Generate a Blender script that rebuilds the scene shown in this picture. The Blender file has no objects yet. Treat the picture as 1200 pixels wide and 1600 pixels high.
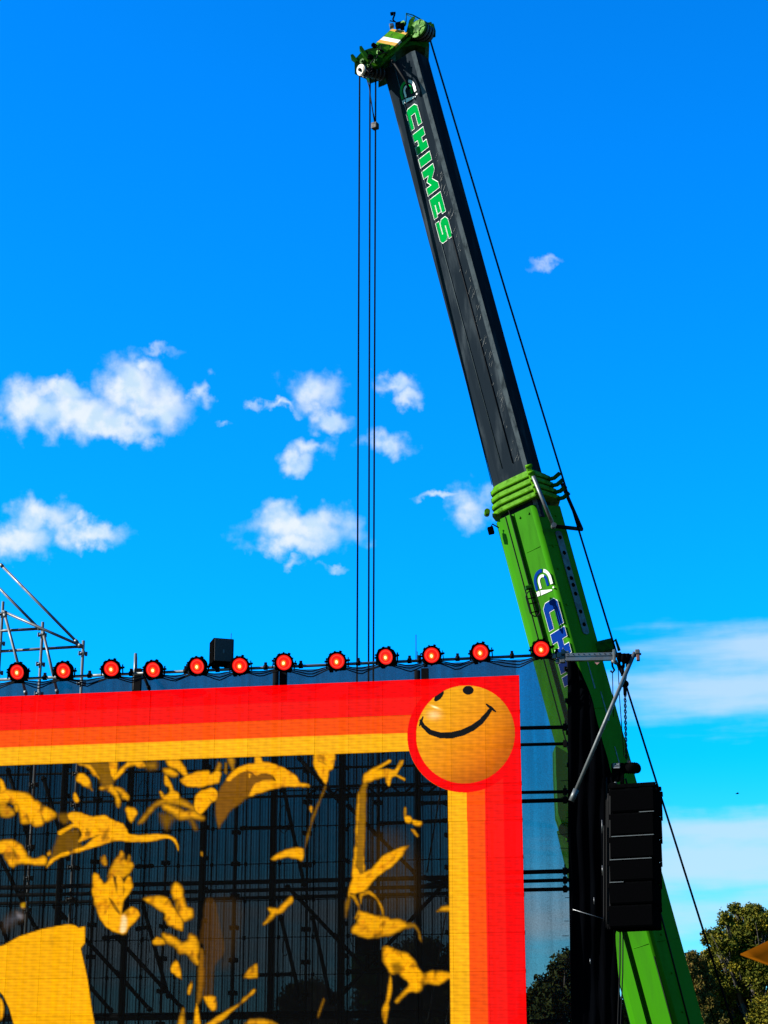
import bpy, bmesh, math, random
import numpy as np
from mathutils import Vector, Matrix, noise as mnoise
R = math.radians
random.seed(7)
C = bpy.context.scene.collection
scene = bpy.context.scene

# ------------------------------------------------------------------ camera
F = 3095.0                                    # focal length in pixels of the 1200 x 1600 photograph
TH = math.atan(1030.0 / F)                    # pitch
EYE = Vector((0, 0, 1.6))
cam = bpy.data.cameras.new('camera'); camo = bpy.data.objects.new('camera', cam); C.objects.link(camo)
cam.sensor_fit = 'VERTICAL'; cam.sensor_height = 36; cam.lens = 36 * F / 1600
cam.clip_start = .1; cam.clip_end = 6000
camo.location = EYE; camo.rotation_euler = (R(90) + TH, 0, 0)
scene.camera = camo

# ------------------------------------------------------------------ sun, sky, exposure
EXPOSURE = 1.9
SUN_DIR = Vector((-.86, -.13, .50)).normalized()      # towards the sun
sun = bpy.data.lights.new('sun', 'SUN'); sun.energy = 5.0; sun.angle = R(.53); sun.color = (1, .95, .86)
suno = bpy.data.objects.new('sun', sun); C.objects.link(suno)
suno.rotation_euler = SUN_DIR.to_track_quat('Z', 'Y').to_euler()
suno.location = (-20, -10, 40)
scene.view_settings.view_transform = 'Standard'; scene.view_settings.look = 'None'
scene.view_settings.gamma = 1; scene.view_settings.exposure = EXPOSURE
scene.view_settings.use_curve_mapping = False

def ray(px, py):
    x = (px - 600) / F; y = (800 - py) / F
    return Vector((x, math.cos(TH) - y * math.sin(TH), math.sin(TH) + y * math.cos(TH)))

def at(px, py, Y):
    d = ray(px, py); return EYE + d * (Y / d.y)

def azel(px, py):
    d = ray(px, py).normalized()
    return math.degrees(math.atan2(d.x, d.y)), math.degrees(math.asin(d.z))

w = bpy.data.worlds.new('World'); scene.world = w; w.use_nodes = True
nt = w.node_tree; nt.nodes.clear()
def N(tree, typ, **kw):
    n = tree.nodes.new(typ)
    for k, v in kw.items():
        if k.startswith('i_'): n.inputs[int(k[2:])].default_value = v
        else: setattr(n, k, v)
    return n
def L(tree, a, b): tree.links.new(a, b)
def math_(t, op, a, b=None, clamp=False):
    n = t.nodes.new('ShaderNodeMath'); n.operation = op; n.use_clamp = clamp
    for k, v in enumerate((a, b)):
        if v is None: continue
        if isinstance(v, (int, float)): n.inputs[k].default_value = v
        else: t.links.new(v, n.inputs[k])
    return n.outputs[0]
def maprange(t, v, a, b, c=0., d=1., smooth=True):
    n = t.nodes.new('ShaderNodeMapRange'); n.interpolation_type = 'SMOOTHSTEP' if smooth else 'LINEAR'
    t.links.new(v, n.inputs[0])
    for k, x in zip((1, 2, 3, 4), (a, b, c, d)): n.inputs[k].default_value = x
    return n.outputs[0]
def mixc(t, fac, a, b, blend='MIX'):
    n = t.nodes.new('ShaderNodeMix'); n.data_type = 'RGBA'; n.blend_type = blend
    for k, v in ((0, fac), (6, a), (7, b)):
        if isinstance(v, (int, float)): n.inputs[k].default_value = v
        elif isinstance(v, tuple): n.inputs[k].default_value = v if len(v) == 4 else (*v, 1)
        else: t.links.new(v, n.inputs[k])
    return n.outputs[2]

def build_world():
    t = nt
    out = N(t, 'ShaderNodeOutputWorld'); bg = N(t, 'ShaderNodeBackground')
    sky = N(t, 'ShaderNodeTexSky'); sky.sky_type = 'NISHITA'; sky.sun_disc = False
    sky.sun_elevation = math.asin(SUN_DIR.z); sky.sun_rotation = math.atan2(SUN_DIR.x, SUN_DIR.y)
    sky.air_density = 1.0; sky.dust_density = .4; sky.ozone_density = 2.5
    tc = N(t, 'ShaderNodeTexCoord')
    sep = N(t, 'ShaderNodeSeparateXYZ'); L(t, tc.outputs['Generated'], sep.inputs[0])
    X, Y, Z = sep.outputs
    az = math_(t, 'MULTIPLY', math_(t, 'ARCTAN2', X, Y), 57.29578)
    el = math_(t, 'MULTIPLY', math_(t, 'ARCSINE', Z), 57.29578)
    # deep saturated blue, greener and paler towards the horizon
    g = N(t, 'ShaderNodeGamma'); g.inputs[1].default_value = SKY_GAMMA
    pre = mixc(t, 1., sky.outputs[0], SKY_PRE, 'MULTIPLY'); L(t, pre, g.inputs[0])
    col = mixc(t, 1., g.outputs[0], SKY_POST, 'MULTIPLY')
    col = mixc(t, 1., col, (9., 9., 8.), 'DARKEN')
    # the air low over the horizon is pale
    low = maprange(t, el, 11.5, 2.)
    col = mixc(t, math_(t, 'MULTIPLY', low, .62), col, PALE)
    p = N(t, 'ShaderNodeCombineXYZ'); L(t, az, p.inputs[0]); L(t, el, p.inputs[1])
    nz = N(t, 'ShaderNodeTexNoise'); nz.inputs['Scale'].default_value = .9; nz.inputs['Detail'].default_value = 6; nz.inputs['Roughness'].default_value = .52
    L(t, p.outputs[0], nz.inputs['Vector'])
    nw = N(t, 'ShaderNodeTexNoise'); nw.inputs['Scale'].default_value = 1.6; nw.inputs['Detail'].default_value = 5
    L(t, p.outputs[0], nw.inputs['Vector'])
    wv = N(t, 'ShaderNodeVectorMath', operation='SUBTRACT'); L(t, nw.outputs['Color'], wv.inputs[0]); wv.inputs[1].default_value = (.5, .5, .5)
    ws = N(t, 'ShaderNodeVectorMath', operation='SCALE'); L(t, wv.outputs[0], ws.inputs[0]); ws.inputs['Scale'].default_value = 1.25
    pw = N(t, 'ShaderNodeVectorMath', operation='ADD'); L(t, p.outputs[0], pw.inputs[0]); L(t, ws.outputs[0], pw.inputs[1])
    def field(blobs, vec):
        acc = None
        for (px, py, rx, ry) in blobs:
            a, e = azel(px, py); ra = rx / 54.; re = ry / 54.
            m = N(t, 'ShaderNodeVectorMath', operation='MULTIPLY_ADD'); L(t, vec, m.inputs[0])
            m.inputs[1].default_value = (1 / ra, 1 / re, 0); m.inputs[2].default_value = (-a / ra, -e / re, 0)
            ln = N(t, 'ShaderNodeVectorMath', operation='LENGTH'); L(t, m.outputs[0], ln.inputs[0])
            v = ln.outputs['Value']
            if acc is None: acc = v
            else:
                s = N(t, 'ShaderNodeMath', operation='SMOOTH_MIN'); L(t, acc, s.inputs[0]); L(t, v, s.inputs[1]); s.inputs[2].default_value = .25
                acc = s.outputs[0]
        return acc
    def clouds(blobs, amp, lo, hi, top):
        fld = field(blobs, pw.outputs[0])
        vv = math_(t, 'ADD', math_(t, 'SUBTRACT', 1.0, fld), math_(t, 'MULTIPLY', math_(t, 'SUBTRACT', nz.outputs['Fac'], .5), amp))
        return math_(t, 'MULTIPLY', maprange(t, vv, lo, hi), top)
    thick = [(50, 640, 78, 46), (120, 648, 110, 44), (205, 608, 66, 58), (240, 640, 66, 46), (95, 608, 50, 28), (222, 575, 36, 24), (180, 668, 100, 24),
             (468, 822, 104, 38), (455, 850, 75, 24), (60, 808, 62, 34), (30, 848, 56, 32), (145, 834, 62, 24)]
    thin = [(313, 608, 20, 26), (492, 612, 58, 40), (462, 722, 34, 22), (486, 700, 34, 22), (442, 636, 34, 10), (512, 655, 40, 24), (612, 602, 50, 22), (636, 622, 26, 18), (606, 690, 44, 24), (736, 790, 54, 40), (690, 773, 46, 9)]
    a1 = math_(t, 'MAXIMUM', clouds(thick, 1.5, -.16, .85, .94), clouds(thin, 2.0, -.08, 1.05, .82))
    wisp = [(853, 409, 40, 10), (350, 660, 18, 8), (397, 632, 18, 8), (527, 889, 32, 8), (242, 548, 44, 10), (455, 885, 16, 9)]
    f2 = field(wisp, pw.outputs[0])
    v2 = math_(t, 'ADD', math_(t, 'SUBTRACT', 1.0, f2), math_(t, 'MULTIPLY', math_(t, 'SUBTRACT', nz.outputs['Fac'], .5), 2.2))
    a2 = math_(t, 'MULTIPLY', maprange(t, v2, 0, 1.3), .5)
    # thin streaky sheets low on the right
    st = N(t, 'ShaderNodeVectorMath', operation='MULTIPLY'); L(t, p.outputs[0], st.inputs[0]); st.inputs[1].default_value = (.35, 2.2, 1)
    ns = N(t, 'ShaderNodeTexNoise'); ns.inputs['Scale'].default_value = .8; ns.inputs['Detail'].default_value = 6; ns.inputs['Roughness'].default_value = .5
    L(t, st.outputs[0], ns.inputs['Vector'])
    sheet = [(1200, 1012, 230, 42), (1150, 1078, 250, 54), (1180, 1345, 330, 70), (1150, 1300, 220, 36), (640, 1430, 700, 55), (200, 1480, 500, 60)]
    ps = N(t, 'ShaderNodeVectorMath', operation='ADD'); L(t, p.outputs[0], ps.inputs[0])
    ws2 = N(t, 'ShaderNodeVectorMath', operation='SCALE'); L(t, wv.outputs[0], ws2.inputs[0]); ws2.inputs['Scale'].default_value = .35; L(t, ws2.outputs[0], ps.inputs[1])
    f3 = field(sheet, ps.outputs[0])
    v3 = math_(t, 'ADD', math_(t, 'SUBTRACT', 1.0, f3), math_(t, 'MULTIPLY', math_(t, 'SUBTRACT', ns.outputs['Fac'], .5), 1.5))
    a3 = math_(t, 'MULTIPLY', maprange(t, v3, -.25, .9), .74)
    al = math_(t, 'MAXIMUM', a1, a2)
    col = mixc(t, a3, col, SHEET)
    body = mixc(t, maprange(t, nw.outputs['Fac'], .35, .62), SHADE, CLOUD)
    col = mixc(t, al, col, body)
    L(t, col, bg.inputs[0]); bg.inputs[1].default_value = SKY_STRENGTH
    L(t, bg.outputs[0], out.inputs[0])
SKY_STRENGTH = .0536
SKY_GAMMA = 1.3
SKY_PRE = (.2, .2, .2); SKY_POST = (.04, 5.5, 10.)
PALE = (2.35, 3.65, 4.75)
CLOUD = (4.4, 4.75, 4.9)
SHADE = (3.1, 4.05, 4.8)
SHEET = (3.15, 4.0, 4.75)
build_world()

# ------------------------------------------------------------------ helpers
SYAW = R(10)
S0 = at(811, 1055, 29.5)                                # upper right corner of the screen
ST = Vector((math.cos(SYAW), -math.sin(SYAW), 0))       # along the screen, to the right
SN = Vector((-math.sin(SYAW), -math.cos(SYAW), 0))      # out of the screen, towards the crowd
def on(px, py, off=0.):
    """point seen at px, py on the vertical plane OFF metres behind the screen"""
    d = ray(px, py); q = S0 - SN * off
    return EYE + d * ((q - EYE).dot(SN) / d.dot(SN))
def project(P):
    """world points (n,3) -> photograph pixels"""
    P = np.asarray(P) - np.array(EYE)
    c, s = math.cos(TH), math.sin(TH)
    dep = P[:, 1] * c + P[:, 2] * s; up = -P[:, 1] * s + P[:, 2] * c
    return 600 + F * P[:, 0] / dep, 800 - F * up / dep

def tag(o, label=None, cat=None, group=None, kind=None):
    for k, v in (('label', label), ('category', cat), ('group', group), ('kind', kind)):
        if v: o[k] = v
    return o
def empty(name, loc, label=None, cat=None, group=None):
    o = bpy.data.objects.new(name, None); C.objects.link(o); o.location = loc; o.empty_display_size = .2
    return tag(o, label, cat, group)
def rootloc(o):
    v = Vector((0, 0, 0))
    while o is not None: v = v + o.location; o = o.parent
    return v
def obj(name, bm, mats, parent=None, smooth=False, origin=None):
    """bmesh in world coordinates -> ONE object whose origin is ORIGIN (default: base of its bounds, or its parent's origin)"""
    if not isinstance(mats, (list, tuple)): mats = [mats]
    base = rootloc(parent) if parent else Vector((0, 0, 0))
    if origin is None:
        xs = [v.co for v in bm.verts]
        lo = Vector([min(c[k] for c in xs) for k in range(3)]); hi = Vector([max(c[k] for c in xs) for k in range(3)])
        origin = Vector(((lo.x + hi.x) / 2, (lo.y + hi.y) / 2, lo.z))
    for v in bm.verts: v.co -= origin
    bm.normal_update()
    me = bpy.data.meshes.new(name); bm.to_mesh(me); bm.free()
    if smooth:
        for p in me.polygons: p.use_smooth = True
    for m in mats: me.materials.append(m)
    o = bpy.data.objects.new(name, me); C.objects.link(o)
    o.parent = parent; o.location = origin - base
    return o
def frame(d):
    d = d.normalized(); u = Vector((0, 0, 1)) if abs(d.z) < .95 else Vector((1, 0, 0))
    a = d.cross(u).normalized(); return a, a.cross(d).normalized()
def tube(bm, p, q, r, n=8, r2=None, mi=0):
    p = Vector(p); q = Vector(q); r2 = r if r2 is None else r2
    a, b = frame(q - p)
    A = [bm.verts.new(p + (a * math.cos(2 * math.pi * k / n) + b * math.sin(2 * math.pi * k / n)) * r) for k in range(n)]
    B = [bm.verts.new(q + (a * math.cos(2 * math.pi * k / n) + b * math.sin(2 * math.pi * k / n)) * r2) for k in range(n)]
    fs = [bm.faces.new((A[k], A[(k + 1) % n], B[(k + 1) % n], B[k])) for k in range(n)]
    for f in fs: f.smooth = True
    fs += [bm.faces.new(A[::-1]), bm.faces.new(B)]
    for f in fs: f.material_index = mi
    return bm
def path(bm, pts, r, n=6, mi=0):
    """a bent tube through pts, rings shared"""
    pts = [Vector(p) for p in pts]; rings = []
    for k, p in enumerate(pts):
        d = (pts[min(k + 1, len(pts) - 1)] - pts[max(k - 1, 0)])
        a, b = frame(d)
        if rings:
            a = (pa - d.normalized() * pa.dot(d.normalized())).normalized(); b = a.cross(d.normalized())
        pa = a
        rings.append([bm.verts.new(p + (a * math.cos(2 * math.pi * j / n) + b * math.sin(2 * math.pi * j / n)) * r) for j in range(n)])
    for A, B in zip(rings, rings[1:]):
        for j in range(n):
            f = bm.faces.new((A[j], A[(j + 1) % n], B[(j + 1) % n], B[j])); f.smooth = True; f.material_index = mi
    for c, rv in ((rings[0], 1), (rings[-1], 0)):
        f = bm.faces.new(c[::-1] if rv else c); f.material_index = mi
    return bm
def box(bm, c, ax, ay, az, mi=0, bev=0.):
    """c centre, ax ay az half extents as vectors"""
    c = Vector(c); vs = []
    for sz in (-1, 1):
        for sx, sy in ((-1, -1), (1, -1), (1, 1), (-1, 1)):
            vs.append(bm.verts.new(c + ax * sx + ay * sy + az * sz))
    fs = []
    for q in ((0, 3, 2, 1), (4, 5, 6, 7), (0, 1, 5, 4), (1, 2, 6, 5), (2, 3, 7, 6), (3, 0, 4, 7)):
        f = bm.faces.new([vs[k] for k in q]); f.material_index = mi; fs.append(f)
    if bev:
        es = list({e for f in fs for e in f.edges})
        bmesh.ops.bevel(bm, geom=es, offset=bev, segments=2, affect='EDGES', profile=.5)
    return bm
def prism(bm, pts, depth, mi=0):
    """polygon of world points, thickened by the vector DEPTH"""
    A = [bm.verts.new(p) for p in pts]; B = [bm.verts.new(p + depth) for p in pts]
    n = len(A); fs = [bm.faces.new(A), bm.faces.new(B[::-1])]
    fs += [bm.faces.new((A[k], B[k], B[(k + 1) % n], A[(k + 1) % n])) for k in range(n)]
    for f in fs: f.material_index = mi
    bmesh.ops.recalc_face_normals(bm, faces=fs)
    return bm
def disc(bm, c, axis, r, th, n=24, mi=0, bulge=0.):
    axis = Vector(axis).normalized()
    tube(bm, Vector(c) - axis * th / 2, Vector(c) + axis * th / 2, r, n, mi=mi)
    return bm
def nb(): return bmesh.new()

# ------------------------------------------------------------------ materials
K = .56                                       # real paint is darker than its picture
def mat(name, base, rough=.5, metal=0., spec=.5, coat=0.):
    base = tuple(c * K for c in base[:3])
    m = bpy.data.materials.new(name); m.use_nodes = True
    b = m.node_tree.nodes['Principled BSDF']
    b.inputs['Base Color'].default_value = (*base, 1); b.inputs['Roughness'].default_value = rough
    b.inputs['Metallic'].default_value = metal; b.inputs['Specular IOR Level'].default_value = spec
    b.inputs['Coat Weight'].default_value = coat
    return m
def worn(name, base, dark, rough=.5, metal=0., scale=6., stretch=(1, 1, 1), lo=.35, hi=.7, bump=.0, rot=(0, 0, 0), spec=.5, detail=6):
    """base colour mottled towards DARK by stretched noise"""
    m = mat(name, base, rough, metal, spec); t = m.node_tree; b = t.nodes['Principled BSDF']
    tc = N(t, 'ShaderNodeTexCoord'); mp = N(t, 'ShaderNodeMapping'); mp.inputs['Scale'].default_value = stretch; mp.inputs['Rotation'].default_value = rot
    L(t, tc.outputs['Object'], mp.inputs[0])
    nz = N(t, 'ShaderNodeTexNoise'); nz.inputs['Scale'].default_value = scale; nz.inputs['Detail'].default_value = detail; nz.inputs['Roughness'].default_value = .62
    L(t, mp.outputs[0], nz.inputs['Vector'])
    f = maprange(t, nz.outputs['Fac'], lo, hi)
    L(t, mixc(t, f, tuple(c * K for c in base), tuple(c * K for c in dark)), b.inputs['Base Color'])
    L(t, maprange(t, nz.outputs['Fac'], .3, .7, max(rough - .12, .05), min(rough + .15, 1)), b.inputs['Roughness'])
    if bump:
        bp = N(t, 'ShaderNodeBump'); bp.inputs['Strength'].default_value = bump; bp.inputs['Distance'].default_value = .01
        L(t, nz.outputs['Fac'], bp.inputs['Height']); L(t, bp.outputs[0], b.inputs['Normal'])
    return m
def glow(name, col, strength, base=(.02, .0, .0)):
    m = mat(name, base, .3); b = m.node_tree.nodes['Principled BSDF']
    b.inputs['Emission Color'].default_value = (*col, 1); b.inputs['Emission Strength'].default_value = strength * .536
    m.cycles.emission_sampling = 'NONE'
    return m

M = {}
M['steel'] = worn('galvanised steel tube', (.085, .10, .105), (.04, .045, .05), .55, .3, 9, (1, 1, .4))
M['dark_steel'] = worn('dark scaffold steel', (.0035, .004, .0045), (.002, .002, .002), .65, 0, 12, spec=.02)
M['black'] = worn('black painted metal', (.0022, .0022, .0026), (.0012, .0012, .0012), .7, 0, 20, spec=0)
M['rubber'] = mat('black cable', (.004, .004, .005), .6, spec=.05)
M['rope'] = worn('steel wire rope', (.006, .006, .008), (.003, .003, .004), .7, 0, 30, spec=0)
M['alu'] = worn('aluminium', (.19, .20, .21), (.10, .10, .11), .4, .7, 8, (1, 1, 1))
BROT = (0, R(-15), 0)
M['boom'] = worn('black boom paint', (.011, .0165, .023), (.048, .06, .07), .6, 0, 3.6, (1, 1, .14), .46, .82, .35, BROT, spec=.0, detail=9)
M['boom_scuff'] = worn('greased boom edge', (.10, .12, .125), (.02, .026, .03), .6, 0, 6, (1, 1, .5), .42, .72, .4, BROT, spec=.0, detail=9)
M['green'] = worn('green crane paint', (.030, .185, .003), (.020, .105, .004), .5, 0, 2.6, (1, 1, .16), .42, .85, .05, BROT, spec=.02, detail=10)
M['lime'] = worn('lime green collar paint', (.075, .24, .004), (.03, .10, .003), .5, 0, 8, (1, 1, 1), .4, .75, spec=.02)  # collar green, yellower than the boom paint
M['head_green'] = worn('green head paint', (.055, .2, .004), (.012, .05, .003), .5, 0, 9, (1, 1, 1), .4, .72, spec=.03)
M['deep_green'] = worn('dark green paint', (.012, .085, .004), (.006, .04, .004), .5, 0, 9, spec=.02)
M['white'] = worn('white paint', (.62, .62, .6), (.35, .35, .34), .5, 0, 14, lo=.5, hi=.8)
M['cream'] = worn('cream paint', (.55, .47, .38), (.3, .22, .17), .5, 0, 12, lo=.5, hi=.75)
M['yellow'] = worn('yellow paint', (.55, .27, .005), (.35, .16, .005), .45, 0, 14, lo=.5, hi=.8)
M['letter_green'] = worn('green lettering', (.0, .27, .045), (.0, .17, .03), .6, 0, 10, lo=.5, hi=.8, spec=0)
M['letter_blue'] = worn('blue lettering', (.003, .03, .21), (.003, .02, .13), .6, 0, 10, lo=.5, hi=.8, spec=0)
M['sheave'] = worn('rope sheave', (.03, .02, .016), (.01, .008, .007), .6, 0, 20)
M['rust'] = worn('red brown clamp', (.16, .04, .02), (.05, .03, .02), .6, .2, 20)
M['orange_cloth'] = worn('orange canopy cloth', (.10, .030, .001), (.08, .024, .001), .8, 0, 2, spec=0)

def translucent(name, alpha, colour, scale, var):
    m = bpy.data.materials.new(name); m.use_nodes = True; t = m.node_tree; t.nodes.clear()
    out = N(t, 'ShaderNodeOutputMaterial'); tr = N(t, 'ShaderNodeBsdfTransparent'); df = N(t, 'ShaderNodeBsdfDiffuse'); mx = N(t, 'ShaderNodeMixShader')
    df.inputs[0].default_value = (*colour, 1)
    tc = N(t, 'ShaderNodeTexCoord'); nz = N(t, 'ShaderNodeTexNoise'); nz.inputs['Scale'].default_value = scale; nz.inputs['Detail'].default_value = 2
    L(t, tc.outputs['Object'], nz.inputs['Vector'])
    mp = N(t, 'ShaderNodeMapping'); mp.inputs['Scale'].default_value = (1, 1, .05); L(t, tc.outputs['Object'], mp.inputs[0])
    n2 = N(t, 'ShaderNodeTexNoise'); n2.inputs['Scale'].default_value = 6; n2.inputs['Detail'].default_value = 4; L(t, mp.outputs[0], n2.inputs['Vector'])
    a = math_(t, 'ADD', maprange(t, nz.outputs['Fac'], .3, .7, alpha - var, alpha + var), maprange(t, n2.outputs['Fac'], .3, .7, -.05, .05), True)
    L(t, a, mx.inputs[0]); L(t, tr.outputs[0], mx.inputs[1]); L(t, df.outputs[0], mx.inputs[2]); L(t, mx.outputs[0], out.inputs[0])
    return m
M['net'] = translucent('dark wind net', .74, (.006, .0065, .007), 70, .05)
M['net_back'] = translucent('dark rear net', .50, (.008, .009, .010), 40, .05)
M['drape'] = worn('black drape', (.0012, .0015, .0022), (.0007, .0007, .001), .9, 0, 3, (3, 3, .15), spec=0)

def led_material():
    m = bpy.data.materials.new('led mesh'); m.use_nodes = True; t = m.node_tree; t.nodes.clear()
    out = N(t, 'ShaderNodeOutputMaterial'); at_ = N(t, 'ShaderNodeAttribute', attribute_name='picture')
    uv = N(t, 'ShaderNodeUVMap'); uv.uv_map = 'metres'
    sp = N(t, 'ShaderNodeSeparateXYZ'); L(t, uv.outputs[0], sp.inputs[0]); U, V = sp.outputs[0], sp.outputs[1]
    def wave(v, per, lo, hi, ph=0.):
        s = math_(t, 'SINE', math_(t, 'ADD', math_(t, 'MULTIPLY', v, 2 * math.pi / per), ph)); return maprange(t, s, -1, 1, lo, hi, False)
    nz = N(t, 'ShaderNodeTexNoise'); nz.inputs['Scale'].default_value = 14; nz.inputs['Detail'].default_value = 3; L(t, uv.outputs[0], nz.inputs['Vector'])
    rows = wave(V, .047, .86, 1.04)
    # slow slanting interference of the rows with the strips
    sl = math_(t, 'ADD', V, math_(t, 'MULTIPLY', U, .32)); moire = wave(sl, .115, .93, 1.04)
    cols = wave(U, .1325, .95, 1.03)
    br = math_(t, 'MULTIPLY', math_(t, 'MULTIPLY', rows, moire), math_(t, 'MULTIPLY', cols, maprange(t, nz.outputs['Fac'], .3, .7, .93, 1.05)))
    e = N(t, 'ShaderNodeEmission'); L(t, at_.outputs['Color'], e.inputs[0])
    L(t, math_(t, 'MULTIPLY', math_(t, 'MULTIPLY', br, at_.outputs['Alpha']), LED), e.inputs[1])
    d = N(t, 'ShaderNodeBsdfDiffuse'); d.inputs[0].default_value = (.002, .002, .002, 1)
    add = N(t, 'ShaderNodeAddShader'); L(t, e.outputs[0], add.inputs[0]); L(t, d.outputs[0], add.inputs[1])
    # closely set vertical strips with open slots between them
    fine = wave(U, .04417, 0., 1.); slot = maprange(t, fine, .3, .85, .74, .87)
    mid = maprange(t, wave(U, .1325, 0, 1., .6), .94, .985, 0, .5)
    op = math_(t, 'ADD', math_(t, 'ADD', slot, mid), math_(t, 'MULTIPLY', at_.outputs['Alpha'], 1.6), True)
    op = math_(t, 'MINIMUM', op, .985)
    tr = N(t, 'ShaderNodeBsdfTransparent'); mx = N(t, 'ShaderNodeMixShader')
    L(t, op, mx.inputs[0]); L(t, tr.outputs[0], mx.inputs[1]); L(t, add.outputs[0], mx.inputs[2]); L(t, mx.outputs[0], out.inputs[0])
    m.cycles.emission_sampling = 'NONE'
    return m
LED = .302
M['led'] = led_material()

# ------------------------------------------------------------------ ground
def ground():
    bm = nb(); v = [bm.verts.new((x, y, 0)) for x, y in ((-3000, -500), (3000, -500), (3000, 5000), (-3000, 5000))]; bm.faces.new(v)
    m = worn('trodden grass', (.045, .06, .018), (.09, .075, .035), .95, 0, .6, detail=10, bump=.3)
    tag(obj('ground', bm, m), 'flat trodden grass field under the stage', kind='structure')
ground()

# ------------------------------------------------------------------ what the screen shows
def P_(s, ox, oy, pts): return [(ox + x / s, oy + y / s) for x, y in pts]
A_ = lambda *p: P_(6, 0, 1170, p); B_ = lambda *p: P_(6, 180, 1170, p); C_ = lambda *p: P_(6, 0, 1380, p); D_ = lambda *p: P_(6, 180, 1380, p)
E_ = lambda *p: P_(5.4545, 320, 1160, p); F_ = lambda *p: P_(5.4545, 520, 1160, p); G_ = lambda *p: P_(5.4545, 520, 1380, p); H_ = lambda *p: P_(6, 340, 1380, p)
J_ = lambda *p: P_(3.3333, 0, 1160, p)
def smooth(pts, k=3):
    n = len(pts); out = []
    for i in range(n):
        p0, p1, p2, p3 = (np.array(pts[(i + j) % n]) for j in (-1, 0, 1, 2))
        for q in range(k):
            u = q / k
            c = .5 * (2 * p1 + (p2 - p0) * u + (2 * p0 - 5 * p1 + 4 * p2 - p3) * u * u + (3 * p1 - p0 - 3 * p2 + p3) * u ** 3); out.append(tuple(c * .6 + (p1 + (p2 - p1) * u) * .4))
    return out
YEL = (1, .44, .0); GLD = (.95, .36, .004)
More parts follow.
